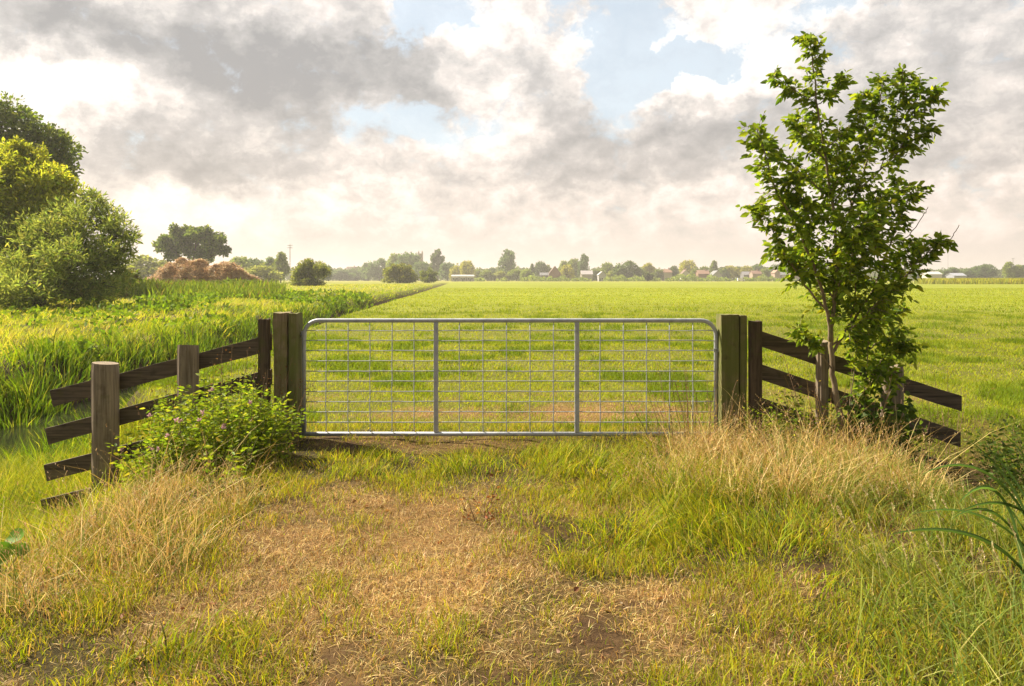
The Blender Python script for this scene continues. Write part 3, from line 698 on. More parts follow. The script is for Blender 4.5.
# ------------------------------------------------------------------ leafy sapling on the right
def px3(px, py, Y, d=0.0): Y = Y+d; return np.array([(px-512)/F*Y, Y, EYE-(py-279)/F*Y])
def smooth_path(P, n):
    P = np.array(P); t = np.linspace(0, len(P)-1, n); out = []
    for u in t:
        i = min(int(u), len(P)-2); f = u-i; p0 = P[max(i-1, 0)]; p1 = P[i]; p2 = P[i+1]; p3 = P[min(i+2, len(P)-1)]
        out.append(.5*((2*p1)+(-p0+p2)*f+(2*p0-5*p1+4*p2-p3)*f*f+(-p0+3*p1-3*p2+p3)*f**3))
    return np.array(out)
def build_sapling():
    R = np.random.default_rng(23); TY = 7.05
    bz = float(height(np.array(gx(846, TY)), np.array(TY)))
    base = (gx(846, TY), TY, bz-.05)
    t = empty('sapling_tree', base, 'young leafy green tree with a thin curved trunk in front of the right fence', 'tree')
    B = np.array(base)
    br = [  # (points px,py,depth), base radius, tip radius, leafy from fraction, twig length
     ([(846, 470, 0), (843, 430, 0), (836, 395, 0), (832, 365, 0), (831, 335, 0), (834, 300, .02), (836, 250, .03), (832, 200, .02), (824, 150, 0), (817, 105, -.02), (812, 60, 0), (810, 34, 0)], .036, .004, .40, .20),
     ([(831, 342, 0), (826, 305, -.08), (812, 262, -.15), (796, 226, -.2), (776, 190, -.22), (765, 155, -.2), (756, 128, -.18)], .020, .003, .25, .22),
     ([(836, 250, .03), (852, 205, .12), (866, 165, .2), (876, 120, .22), (884, 78, .2)], .016, .003, .15, .24),
     ([(858, 190, .1), (880, 170, .15), (900, 150, .1), (911, 120, .1), (922, 82, .1)], .010, .003, .30, .22),
     ([(833, 352, 0), (850, 325, .0), (872, 292, .05), (888, 250, .1), (903, 212, .1), (914, 186, .1)], .017, .003, .3, .20),
     ([(850, 325, .0), (880, 305, -.1), (905, 276, -.1), (928, 252, -.1), (944, 240, -.1)], .010, .003, .25, .18),
     ([(905, 276, -.1), (935, 256, -.1), (950, 240, -.1), (959, 225, -.1)], .005, .003, 2, .1),
     ([(898, 245, .1), (915, 228, .1), (928, 207, .1)], .005, .003, 2, .1),
     ([(828, 312, -.05), (805, 285, -.15), (786, 255, -.2), (768, 222, -.2), (757, 205, -.2)], .012, .003, .25, .20),
     ([(832, 200, .02), (805, 176, .05), (780, 156, .1), (764, 138, .1)], .010, .003, .2, .20),
     ([(817, 105, 0), (795, 90, 0), (773, 76, .0)], .006, .002, .2, .13),
     ([(817, 105, 0), (834, 92, 0), (846, 76, .05)], .006, .002, .2, .13),
     ([(824, 150, 0), (846, 132, -.1), (860, 112, -.1)], .007, .002, .15, .17),
     ([(826, 160, 0), (806, 140, -.1), (790, 120, -.1)], .007, .002, .15, .17),
     ([(830, 215, 0), (812, 220, -.2), (798, 190, -.25), (788, 178, -.25)], .009, .002, .15, .22),
     ([(835, 270, 0), (855, 240, -.2), (872, 215, -.25), (885, 190, -.25)], .012, .002, .1, .24),
     ([(835, 290, 0), (850, 262, .25), (862, 235, .3), (870, 200, .3)], .012, .002, .1, .24),
     ([(834, 300, 0), (815, 270, .2), (800, 240, .25), (792, 205, .25)], .012, .002, .2, .22),
     ([(832, 345, 0), (858, 322, -.15), (880, 300, -.2), (898, 285, -.2)], .012, .002, .15, .22),
     ([(832, 370, 0), (818, 350, -.1), (806, 338, -.1), (800, 328, -.1)], .008, .002, .3, .14),
     ([(862, 450, 0.05), (864, 400, .05), (868, 350, .1), (872, 310, .1)], .012, .003, .3, .2),
     ([(868, 350, .1), (885, 340, .1), (902, 345, .1), (912, 352, .05)], .007, .002, .1, .17),
     ([(866, 370, .1), (882, 372, -.05), (898, 385, -.1)], .007, .002, .1, .17),
     ([(850, 325, .0), (856, 285, -.15), (852, 250, -.3), (846, 215, -.3)], .009, .002, .1, .24),
     ([(852, 205, .12), (840, 170, .15), (842, 130, .15)], .008, .002, .1, .2),
     ([(832, 200, .0), (822, 180, .25), (818, 150, .3), (802, 125, .3)], .007, .002, .1, .2),
     ([(836, 262, .0), (852, 240, .1), (884, 215, .15), (898, 180, .15)], .008, .002, .1, .22),
     ([(834, 300, .0), (842, 280, -.2), (862, 262, -.25), (880, 240, -.25)], .008, .002, .1, .22),
     ([(826, 305, .0), (818, 290, .1), (806, 262, .1), (792, 250, .1)], .007, .002, .1, .2),
     ([(850, 335, .0), (866, 318, .15), (884, 318, .2), (904, 312, .2)], .007, .002, .1, .18),
     ([(862, 400, .05), (874, 372, .1), (888, 352, .12), (902, 330, .12)], .008, .002, .1, .18),
     ([(834, 225, 0), (815, 205, -.1), (800, 200, -.15), (784, 206, -.15)], .007, .002, .1, .18),
     ([(830, 190, 0), (846, 172, .0), (862, 150, -.05), (868, 128, -.05)], .007, .002, .1, .18),
     ([(880, 170, .15), (893, 130, .2), (900, 95, .2), (903, 72, .2)], .006, .002, .2, .17),
     ([(911, 120, .1), (925, 100, .05), (934, 92, .05)], .005, .002, .1, .15),
     ([(900, 150, .1), (918, 138, .1), (932, 128, .1)], .005, .002, .1, .13),
     ([(876, 120, .22), (866, 105, .2), (862, 92, .2)], .005, .002, .1, .15),
     ([(872, 292, .05), (900, 262, .2), (912, 240, .2)], .006, .002, .1, .15),
     ([(846, 430, 0.05), (851, 395, .0), (856, 350, 0), (852, 330, 0)], .008, .002, .5, .12),
     ([(812, 262, -.15), (790, 262, -.1), (772, 248, -.1)], .006, .002, .1, .15),
    ]
    m = MB(); LP = []; LD = []; LL = []
    for (P, r0, r1, lf, tw) in br:
        W3 = np.array([px3(a, b, TY, d) for a, b, d in P])-B
        n = 10+len(P)*4; S = smooth_path(W3, n); S[1:-1] += R.normal(0, .004, (n-2, 3))
        rad = [r0+(r1-r0)*(k/(n-1))**.8 for k in range(n)]
        m.tube([Vector(p) for p in S], rad, 7 if r0 < .02 else 10)
        Ln = np.sum(np.linalg.norm(np.diff(S, axis=0), axis=1))
        nt = int(Ln*(1-lf)/.0165) if lf < 1 else 0
        for j in range(nt):
            f = lf+(1-lf)*(j+R.random())/nt; k = f*(n-1); i = min(int(k), n-2); p = S[i]+(S[i+1]-S[i])*(k-i); ax = S[i+1]-S[i]; ax /= np.linalg.norm(ax)
            side = np.cross(ax, R.normal(size=3)); side /= np.linalg.norm(side)
            d = side*.95+ax*R.uniform(.1, .8); d[2] += R.uniform(-.05, .35); d /= np.linalg.norm(d)
            L = tw*R.uniform(.35, 1.35)*(1-.35*f); e = p+d*L; e[2] -= L*.12
            midp = (p+e)/2+np.array([0, 0, .02])
            if R.random() < .6: m.tube([Vector(p), Vector(midp), Vector(e)], [.0028, .0022, .0015], 4, False)
            nl = R.integers(5, 9); 
            for q in range(nl):
                g = (q+.6)/nl; c = p+(e-p)*g; sgn = 1 if q % 2 else -1
                sd = np.cross(d, [0, 0, 1.]); sd /= np.linalg.norm(sd)+1e-6
                ld = sd*sgn*.9+d*.6+R.normal(0, .35, 3); ld[2] -= R.uniform(0, .8)
                if q == nl-1: ld = d+R.normal(0, .2, 3)
                LP.append(c); LD.append(ld); LL.append(R.uniform(.042, .095))
    m.build('trunk', M_BARK, t, True)
    LP = np.array(LP); LD = np.array(LD); LL = np.array(LL); n = len(LP)
    col = pal([(.19, .28, .025), (.27, .36, .028), (.12, .19, .02), (.36, .43, .035)], [4, 3, 3, 1.5], n, .15, R)
    a = Acc(); a.add(leaves(LP, LD, LL, LL*R.uniform(.40, .58, n), col, .16, .15, rg=R)); a.build('foliage', M_LEAF, t)
    print('sapling leaves', n)
build_sapling()

# ------------------------------------------------------------------ leafy plants built from stems
def leafy_plant(name, label, cat, X, Y, rx, ry, hts, nst, leafL, leafW, cols, wts, seed, flowers=None, spread=.35, lpm=60, group=None, stemcol=None, dead=0, rise=None):
    R = np.random.default_rng(seed); z0 = float(height(np.array(X), np.array(Y)))
    t = empty(name, (X, Y, z0), label, cat, group); m = MB(); LP = []; LD = []; tips = []
    for i in range(nst):
        a = R.uniform(0, 6.28); r = math.sqrt(R.random()); x = rx*r*math.cos(a); y = ry*r*math.sin(a)
        zb = float(height(np.array(X+x), np.array(Y+y)))-z0-.03
        H = R.uniform(*hts)*(1-.35*r*r); lean = np.array([x/rx*spread, y/ry*spread, 0])*H+R.normal(0, .07, 3)*H
        P = [np.array([x, y, zb])+lean*(f**1.4)+np.array([0, 0, H*f])*1.0+R.normal(0, .008, 3)*(f > 0) for f in np.linspace(0, 1, 6)]
        P = np.array(P); m.tube([Vector(p) for p in P], [.004-.0025*f for f in np.linspace(0, 1, 6)], 4, False); tips.append(P[-1])
        nl = int(H*lpm)
        for q in range(nl):
            f = .12+.88*(q+R.random())/nl; k = f*5; j = min(int(k), 4); c = P[j]+(P[j+1]-P[j])*(k-j); b = R.uniform(0, 6.28); off = R.uniform(0, .05)
            d = np.array([math.cos(b), math.sin(b), R.uniform(-.3, .7)]); LP.append(c+d*off); LD.append(d)
    m.build('stems', stemcol or M_STEM, t)
    LP = np.array(LP); LD = np.array(LD); n = len(LP); L = R.uniform(*leafL, n)
    a = Acc(); a.add(leaves(LP, LD, L, L*R.uniform(leafW*.8, leafW*1.2, n), pal(cols, wts, n, .16, R), .12, .1, rg=R)); a.build('foliage', M_LEAF, t)
    if flowers:
        nf, fc, fs, front = flowers
        tips = sorted(tips, key=lambda p: p[1]+R.random()*.4)[:max(nf*2, 1)]; R.shuffle(tips)
        for p in tips[:nf]:
            k = 22; dd = R.normal(size=(k, 3)); dd[:, 2] = np.abs(dd[:, 2])+.3
            a = Acc(); a.add(leaves(np.repeat([p], k, 0)+R.normal(0, fs*.25, (k, 3)), dd, R.uniform(fs*.5, fs, k), R.uniform(fs*.25, fs*.4, k), jitter(np.repeat([fc], k, 0), k, .12, R), .1, rg=R))
            a.build('flower_head', M_PETAL, t)
    return t
M_STEM = plain('green_stem', (.16, .17, .05), .6); M_DEADSTEM = plain('brown_stem', (.20, .12, .065), .8)
M_PETAL = leafmat('petals', .35, .6, .1, tint=(1, .95, .95))
YG = [(.20, .29, .024), (.28, .36, .03), (.13, .20, .02), (.40, .42, .05)]
leafy_plant('flowering_shrub', 'bushy yellow green weed with small pink flowers covering the left fence', 'shrub', -2.66, 6.62, .66, .40, (.42, .80), 230, (.03, .065), .38, YG, [4, 3, 2, 1], 301, (16, (.62, .40, .46), .028, 1), .30, 75)
leafy_plant('leafy_weed', 'small upright green weed in front of the flowering bush', 'weed', -2.22, 5.75, .16, .12, (.30, .55), 9, (.035, .07), .35, YG, [3, 4, 1, 1], 302, None, .3, 60)
leafy_plant('brown_weed', 'dead brown seed head weed rising behind the flowering bush', 'dead weed', -2.75, 7.15, .75, .2, (.85, 1.05), 26, (.010, .022), .8, [(.22, .11, .05), (.15, .08, .04), (.30, .16, .08)], [2, 2, 1], 303, None, .25, 34, stemcol=M_DEADSTEM)
leafy_plant('ivy_bush', 'dark green broad leaved bush wrapped round the post behind the sapling', 'bush', gx(880, 7.1), 7.08, .24, .15, (.45, .95), 32, (.05, .09), .8, [(.06, .11, .02), (.09, .15, .025), (.12, .19, .025)], [3, 3, 1.5], 304, None, .25, 50)
leafy_plant('nettle_clump', 'low green weeds between the thin fence post and the sapling trunk', 'weed', gx(795, 7.2), 7.15, .42, .22, (.25, .55), 60, (.03, .055), .45, YG, [3, 3, 3, 1], 305, None, .3, 60)
leafy_plant('young_stem', 'slim brown leafless stems leaning beside the right gatepost', 'dead weed', gx(700, 6.9), 6.9, .5, .3, (.45, .9), 30, (.012, .03), .45, [(.30, .26, .08), (.28, .17, .07), (.22, .24, .05)], [2, 2, 2], 306, None, .4, 14, stemcol=M_DEADSTEM)
leafy_plant('brown_stem_clump', 'tangle of brown stems at the foot of the sapling', 'dead weed', gx(850, 6.9), 6.85, .7, .25, (.5, 1.0), 36, (.012, .03), .5, [(.30, .20, .08), (.22, .14, .06)], [2, 2], 307, None, .45, 12, stemcol=M_DEADSTEM)
leafy_plant('ditch_bush', 'dark green bush with yellow dots in the ditch right of the right fence', 'bush', 5.0, 6.9, .6, .5, (.7, 1.2), 110, (.03, .06), .5, [(.09, .14, .02), (.14, .19, .025), (.06, .10, .02), (.34, .28, .03)], [3, 3, 3, .5], 308, None, .35, 62)
leafy_plant('ditch_bush', 'low green bush just below the right fence planks', 'bush', 3.85, 6.75, .5, .35, (.10, .28), 70, (.03, .06), .5, [(.10, .15, .02), (.15, .20, .025), (.07, .11, .02)], [3, 3, 2], 309, None, .35, 60)
leafy_plant('ditch_bush', 'dark bush at the right edge behind the long reed blades', 'bush', 4.15, 5.5, .5, .4, (.6, .95), 80, (.03, .06), .45, [(.08, .13, .02), (.12, .17, .03), (.06, .10, .02)], [3, 2, 3], 310, None, .35, 60)
leafy_plant('thin_weed', 'thin branching weed standing against the pasture right of the fence', 'weed', 4.45, 7.7, .35, .2, (.8, 1.35), 12, (.02, .045), .4, [(.16, .20, .04), (.26, .22, .07)], [2, 1], 311, None, .4, 26, stemcol=M_DEADSTEM)

leafy_plant('dock_weed', 'small red brown dead dock plant standing in the straw before the gate', 'dead weed', gx(482, 5.0), 5.0, .10, .10, (.14, .26), 7, (.02, .045), .4, [(.28, .11, .05), (.20, .09, .04), (.30, .2, .07)], [2, 2, 1], 320, None, .5, 60, stemcol=M_DEADSTEM)
def seed_stalks():
    R = np.random.default_rng(66); a = Acc(); n = 46; x = R.uniform(1.75, 2.75, n); y = R.uniform(3.1, 4.6, n); H = R.uniform(.32, .52, n); d = R.normal(2.6, .8, n); ln = R.uniform(.1, .35, n)
    P = pts(x, y); a.add(blades(P, H, np.full(n, .004), ln, d, pal([(.45, .42, .18)], [1], n, .1, R), 3, (1, .9, .8), rg=R))
    for j in range(26):
        f = 1-.20*j/26; c = P+np.stack([np.cos(d)*ln*H*f**1.8, np.sin(d)*ln*H*f**1.8, H*f*(1-.35*ln*f)], 1); dd = R.normal(0, .5, (n, 3)); dd[:, 2] = 1
        a.add(leaves(c, dd, R.uniform(.010, .017, n), R.uniform(.004, .007, n), pal([(.62, .55, .32), (.5, .42, .22)], [2, 1], n, .1, R), .2, rg=R))
    tag(a.build('seed_grass', M_STRAW), 'pale cat tail seed heads above the verge grass at the lower right', 'grass', kind='stuff')
seed_stalks()
def track_litter():
    R = np.random.default_rng(71); a = Acc(); n = 130; x, y = R.uniform(-2.2, 1.6, n), R.uniform(2.6, 6.6, n); P = pts(x, y, .012); D = R.normal(size=(n, 3)); D[:, 2] *= .25
    a.add(leaves(P, D, R.uniform(.025, .06, n), R.uniform(.014, .03, n), pal([(.30, .13, .05), (.42, .24, .09), (.20, .10, .05), (.6, .5, .35)], [3, 2, 2, .5], n, .15, R), .2, rg=R))
    tag(a.build('leaf_litter', M_STRAW), 'scattered small brown fallen leaves on the worn track', 'leaf litter', kind='stuff')
track_litter()
def reed_clump():
    R = np.random.default_rng(5); X, Y = 2.62, 3.65; z0 = float(height(np.array(X), np.array(Y)))
    t = empty('reed_clump', (X, Y, z0), 'clump of broad arching green reed blades at the right edge', 'reed')
    spec = [(-.42, .80, .20, 0), (-.50, .62, -.1, .1), (-.28, .78, .1, .1), (-.36, .70, -.2, .0), (-.15, .75, .3, .1), (.1, .9, -.1, 0), (.3, .8, .2, 0), (-.55, .42, .1, -.1), (-.45, .5, .25, .05), (.4, .7, .1, 0), (-.1, .9, -.15, .1), (-.33, .56, .0, 0), (-.22, .62, .2, 0), (-.30, .88, -.05, 0)]
    for (dx, h, dy, c) in spec:
        N = 14; V = []; col = []
        b = np.array([R.normal(0, .07), R.normal(0, .06), -.05]); w = R.uniform(.028, .056)
        for k in range(N+1):
            f = k/N; x = b[0]+dx*f**1.7*1.25; y = b[1]+dy*f**1.5; z = h*(1.75*f-1.0*f**2.6) if abs(dx) > .3 else h*(1.25*f-.25*f**3)
            ww = w*math.sin(math.pi*min(.35+f*.65, 1))**.7*(1 if k < N else .05)
            V += [(x-.15*ww, y-ww/2, z+.30*ww), (x, y, z-.12*ww), (x+.15*ww, y+ww/2, z+.30*ww)]
        Fq = []
        for k in range(N):
            a = 3*k; Fq += [[a, a+1, a+4, a+3], [a+1, a+2, a+5, a+4]]
        C = np.repeat([np.array([.075, .14, .035])*R.uniform(.8, 1.5)], len(V), 0)
        mesh_np('reed_blade', np.array(V), [np.array(Fq)], M_LEAF, C, smooth=True, parent=t)
reed_clump()

def broadleaf():
    R = np.random.default_rng(9); X, Y = -3.0, 4.4; z0 = float(height(np.array(X), np.array(Y)))
    t = empty('broad_leaf_plant', (X, Y, z0), 'plant with large round glossy green leaves at the left edge by the water', 'plant')
    for (dx, dy, dz, s, tilt, az) in [(.0, 0, .20, .085, .9, .3), (.11, .02, .22, .05, .8, .9), (-.05, -.08, .11, .075, 1.0, -.3), (.09, -.10, .07, .055, .8, .2), (-.18, .05, .2, .09, .8, .4), (.03, .1, .27, .06, .7, -.2)]:
        N = 22; V = [(0, 0, 0)]; 
        for ring, rr in ((0, .55), (1, 1.0)):
            for k in range(N):
                a = k*2*math.pi/N; r = s*rr*(1-.16*math.cos(a)-.35*max(0, math.cos(a+math.pi))**8+.03*math.sin(7*a)); V.append((r*math.cos(a), r*math.sin(a)*.85, .18*r*rr+.02*math.sin(5*a)*rr*s))
        Rm = Matrix.Rotation(az, 3, 'Z') @ Matrix.Rotation(tilt, 3, 'X'); V = [tuple((Rm @ Vector(v))+Vector((dx, dy, dz))) for v in V]
        f3 = np.array([[0, 1+k, 1+(k+1) % N] for k in range(N)]); f4 = np.array([[1+k, 1+N+k, 1+N+(k+1) % N, 1+(k+1) % N] for k in range(N)])
        lf = mesh_np('leaf', np.array(V), [f3, f4], M_LEAF, np.repeat([[.13, .27, .03]], len(V), 0)*R.uniform(.8, 1.3), smooth=True, parent=t)
        MB().tube([(0, 0, -.03), (dx*.5, dy*.5, dz*.6), (dx, dy, dz)], [.006, .005, .004], 6).build('stalk', M_STEM, t)
broadleaf()

# ------------------------------------------------------------------ larger bushes and trees
def crown_cloud(R, lobes, n, leafL, leafW, cols, wts, shell=.55, up=.2, outw=.8, nsub=15, fray=0.0):
    """leaf sized faces in the volume of uneven lobes (cx,cy,cz,rx,ry,rz)"""
    base_l = np.array(lobes, float); sub = []
    for lb in base_l:
        sub.append(np.concatenate([lb[:3], lb[3:6]*(.62 if fray < .2 else .8)]))
        for q in range(nsub):
            dd = R.normal(size=3); dd /= np.linalg.norm(dd); k = R.uniform(.22, .44)
            sub.append(np.concatenate([lb[:3]+dd*lb[3:6]*((1.02-k*.75) if not fray else R.uniform(.5, 1.15)), lb[3:6]*k*R.uniform(.8, 1.25, 3)]))
    lobes = np.array(sub); vol = lobes[:, 3]*lobes[:, 4]*lobes[:, 5]; w = vol**.62; w /= w.sum()
    li = R.choice(len(lobes), n, p=w); d = R.normal(size=(n, 3)); d /= np.linalg.norm(d, axis=1)[:, None]
    r = np.where(R.random(n) < shell, R.uniform(.80, 1.08, n), R.uniform(.25, .95, n))
    # clumps: push leaves along each lobe's own bumpy surface
    th = np.arctan2(d[:, 1], d[:, 0]); bump = fbm(th*2.2+li*7.1, d[:, 2]*3.2+li*3.3, 44, 3)
    k = R.random(n) < .25+1.1*sst(.30, .58, bump); r = r*(.52+.95*bump)*(1+fray*np.abs(R.normal(0, 1, n)))
    P = lobes[li, :3]+d*lobes[li, 3:6]*r[:, None]; P, d, li = P[k], d[k], li[k]; n = len(P)
    D = d*outw+R.normal(0, .55, (n, 3)); D[:, 2] += up
    L = R.uniform(*leafL, n); 
    lobecol = R.uniform(.78, 1.22, len(lobes))[li]
    col = pal(cols, wts, n, .14, R)*lobecol[:, None]
    return leaves(P, D, L, L*leafW*R.uniform(.8, 1.2, n), col, .15, .1, rg=R)
def limbs(m, R, lobes, root, r0, trunk_h, nper=1):
    fork = Vector((root[0], root[1], root[2]+trunk_h))
    m.tube([Vector(root)-Vector((0, 0, .3)), Vector(root)+Vector((R.normal(0, .02), 0, trunk_h*.5)), fork], [r0*1.25, r0, r0*.8], 8)
    for lb in lobes:
        e = Vector(lb[:3]); mid = fork.lerp(e, .5)+Vector((R.normal(0, .08), R.normal(0, .08), .05))*(e-fork).length
        m.tube([fork-Vector((0, 0, r0*.6)), mid, e], [r0*.5, r0*.3, r0*.1], 6)
        for q in range(nper):
            d = Vector(R.normal(size=3)); d.normalize(); tip = e+Vector((d.x*lb[3], d.y*lb[4], abs(d.z)*lb[5]))*.8
            m.tube([mid.lerp(e, .5), e.lerp(tip, .4)+Vector((0, 0, .1)), tip], [r0*.16, r0*.1, r0*.03], 4, False)
def lobes_px(lst, Y):
    out = []
    for (px, py, rx, ry, dY) in lst:
        y = Y+dY; out.append(((px-512)/F*y, y, EYE-(py-279)/F*y, rx/F*y, rx/F*y*.9, ry/F*y))
    return out
def big_bush(name, label, cat, base_px, Y, lst, n, leafL, leafW, cols, wts, seed, r0, th, group=None, shell=.5, up=.2, nper=3, outw=.8, nsub=15, fray=.08):
    R = np.random.default_rng(seed); X = (base_px-512)/F*Y; z = float(height(np.array(X), np.array(float(Y))))
    t = empty(name, (X, Y, z), label, cat, group); L = np.array(lobes_px(lst, Y)); L[:, 0] -= X; L[:, 1] -= Y; L[:, 2] -= z
    a = Acc(); a.add(crown_cloud(R, L, n, leafL, leafW, cols, wts, shell, up, outw, nsub, fray)); a.build('crown', M_LEAF, t)
    m = MB(); limbs(m, R, L, (0, 0, 0), r0, th, nper); m.build('trunk', M_BARKFAR, t, True)
WIL = [(.25, .32, .085), (.33, .39, .10), (.17, .23, .06), (.42, .45, .12)]
big_bush('willow_bush', 'wide grey green willow bush with feathery branches at the left edge', 'bush', 40, 36,
   [(15, 248, 40, 26, 0), (50, 236, 28, 26, -2), (84, 232, 22, 26, -1), (62, 214, 20, 14, 0), (30, 274, 34, 22, -3), (78, 270, 30, 22, -2), (116, 238, 15, 15, -1), (-20, 250, 46, 44, 0), (98, 206, 13, 12, 0), (-60, 255, 50, 44, 1),
    (112, 220, 13, 11, 0), (124, 252, 11, 11, -1), (104, 256, 15, 16, -2), (86, 200, 9, 10, 0), (10, 230, 26, 14, -1), (60, 256, 20, 18, -4), (130, 236, 7, 7, 0), (20, 288, 40, 14, -5), (60, 292, 34, 13, -3), (96, 288, 26, 13, -2), (-30, 290, 50, 16, -3), (112, 268, 14, 14, -1)],
   66000, (.12, .36), .19, WIL, [3, 2.4, 2, 1], 401, .30, .9, None, .2, .5, 6, .6, 20, .30)
YEL = [(.42, .46, .05), (.34, .40, .045), (.50, .52, .06), (.24, .29, .04)]
big_bush('yellow_tree', 'round yellow green tree standing above the grey willow bush', 'tree', 20, 42,
   [(12, 172, 24, 26, -4), (40, 182, 24, 24, -4), (-20, 176, 32, 30, -4), (62, 192, 14, 18, -4), (20, 200, 34, 30, -5), (33, 158, 13, 14, -4), (4, 156, 14, 13, -4), (48, 210, 26, 20, -5), (-10, 210, 30, 30, -5), (20, 150, 9, 9, -4)],
   42000, (.14, .28), .36, YEL, [3, 3, 2, 1.2], 402, .3, 4, None, .4, .2, 3, .8, 18, .16)
DRK = [(.15, .21, .04), (.20, .27, .045), (.10, .15, .03), (.28, .34, .05)]
big_bush('dark_tree', 'tall dark green tree behind the yellow green tree at the left edge', 'tree', 15, 60,
   [(8, 130, 34, 24, 0), (40, 136, 26, 18, 0), (58, 150, 17, 20, 0), (-30, 140, 40, 36, 0), (20, 165, 50, 34, 0), (24, 118, 12, 10, 0), (66, 168, 9, 16, 0), (-8, 116, 20, 12, 0)],
   17000, (.22, .42), .5, DRK, [3, 3, 2, 1], 403, .45, 7, None, .55)
big_bush('broad_tree', 'broad dark tree with sky gaps behind the straw heap', 'tree', 192, 190,
   [(165, 245, 10, 8, 0), (178, 236, 11, 8, 0), (196, 234, 11, 7, 0), (213, 242, 11, 9, 0), (188, 247, 8, 7, 0), (207, 254, 9, 7, 0), (172, 254, 7, 5, 0), (222, 251, 6, 6, 0), (205, 232, 6, 4, 0)],
   15000, (.45, .95), .6, [(.13, .19, .04), (.18, .25, .045), (.09, .14, .035), (.24, .30, .05)], [3, 3, 2, 1], 404, .7, 4, None, .6)
big_bush('round_bush', 'loose olive green bush right of the straw heap', 'bush', 310, 150,
   [(303, 271, 9, 9, 0), (314, 268, 9, 9, 0), (320, 275, 9, 7, 0), (300, 277, 8, 6, 0), (308, 264, 5, 5, 0), (310, 283, 15, 4, 0), (300, 284, 10, 3, 0)],
   12000, (.25, .6), .35, [(.22, .26, .04), (.28, .31, .05), (.15, .19, .035)], [3, 2, 2], 405, .25, 1, None, .5, .4)
big_bush('round_bush', 'wide olive bush on the far bank left of the ditch end', 'bush', 400, 260,
   [(391, 273, 7, 6, 0), (399, 270, 7, 6, 0), (408, 273, 8, 6, 0), (399, 279, 15, 4, 0)],
   9000, (.4, .8), .45, [(.22, .25, .035), (.28, .29, .04), (.14, .18, .03)], [3, 2, 2], 406, .3, 1, None, .5, .3)
big_bush('round_bush', 'small dark bush just right of the wide olive bush', 'bush', 428, 290,
   [(424, 275, 4, 4, 0), (431, 274, 4.5, 4.5, 0), (428, 279, 7, 3, 0)], 4000, (.4, .8), .45, [(.14, .19, .035), (.19, .23, .035)], [3, 2], 407, .2, .8)
big_bush('low_shrub', 'low shrub of reeds and nettles before the straw heap', 'shrub', 232, 80,
   [(235, 284, 16, 4, 0), (255, 285, 12, 4, 0), (214, 286, 14, 3, 0)], 2600, (.25, .6), .25, [(.10, .15, .03), (.15, .20, .03), (.2, .2, .07)], [3, 2, 1], 408, .1, .3)
big_bush('low_shrub', 'low weedy shrub between the willow bush and the straw heap', 'shrub', 150, 60,
   [(128, 280, 12, 8, 0), (152, 287, 18, 5, 0), (180, 289, 15, 4, 0)], 4000, (.2, .5), .28, [(.12, .17, .03), (.17, .22, .03), (.2, .15, .07)], [3, 2, 1], 409, .1, .3)
big_bush('round_bush', 'tiny dark bush alone at the far end of the pasture', 'bush', 649, 480,
   [(647, 277, 2.2, 2.6, 0), (651, 277, 2, 2.2, 0)], 900, (.8, 1.4), .6, [(.07, .10, .03)], [1], 410, .15, .5)

# straw heaps
def heap(name, label, pxc, Y, w, h, bumps, seed, cols, n):
    R = np.random.default_rng(seed); X = (pxc-512)/F*Y; z0 = float(height(np.array(X), np.array(float(Y))))
    t = empty(name, (X, Y, z0), label, 'heap')
    nx, ny = 90, 50; xs = np.linspace(-w/2, w/2, nx); ys = np.linspace(-w*.3, w*.3, ny); GX, GYy = np.meshgrid(xs, ys)
    def hz(x, y):
        z = np.zeros_like(x)
        for (bx, by, rx, ry, bh) in bumps: z = np.maximum(z, bh*h*np.clip(1-((x-bx*w)/(rx*w))**2-((y-by*w)/(ry*w))**2, 0, None)**.75)
        return z+(fbm(x*.8, y*.8, seed)-.5)*.55*h*np.clip(z/h*3, 0, 1)+(fbm(x*4, y*4, seed+3)-.5)*.12*h*np.clip(z/h*3, 0, 1)-.1
    Z = hz(GX, GYy); V = np.stack([GX.ravel(), GYy.ravel(), Z.ravel()], 1)
    i = np.arange(ny-1)[:, None]*nx+np.arange(nx-1)[None, :]; Fq = np.stack([i, i+1, i+nx+1, i+nx], -1).reshape(-1, 4)
    mesh_np('mound', V, [Fq], M_STRAW, np.repeat([np.array(cols[1])*.8], len(V), 0), smooth=False, parent=t)
    x = R.uniform(-w/2, w/2, n); y = R.uniform(-w*.3, w*.3, n); z = hz(x, y); k = z > .0; x, y, z = x[k], y[k], z[k]; n = len(x)
    P = np.stack([x, y, z-.02], 1); a = Acc(); a.add(blades(P, R.uniform(.12, .45, n), R.uniform(.05, .12, n), R.uniform(.6, 3, n), R.uniform(0, 6.28, n), pal(cols, [1]*len(cols), n, .15, R), 2, rg=R))
    a.build('straw', M_STRAW, t)
heap('straw_heap', 'big brown heap of straw with two humps below the broad tree', 202, 88, 14.5, 3.5,
     [(-.12, 0, .30, .24, 1.0), (.17, 0, .30, .22, .86), (-.34, 0, .18, .16, .5), (.36, 0, .16, .16, .42), (0, 0, .5, .26, .68)], 501,
     [(.66, .53, .37), (.56, .42, .28), (.76, .63, .45), (.40, .28, .18)], 26000)
heap('straw_heap', 'small dark brown heap beside the willow bush', 124, 62, 5.5, 1.7, [(0, 0, .45, .25, 1.0), (.25, 0, .25, .2, .6)], 502, [(.22, .13, .08), (.30, .19, .12), (.14, .09, .06)], 5000)

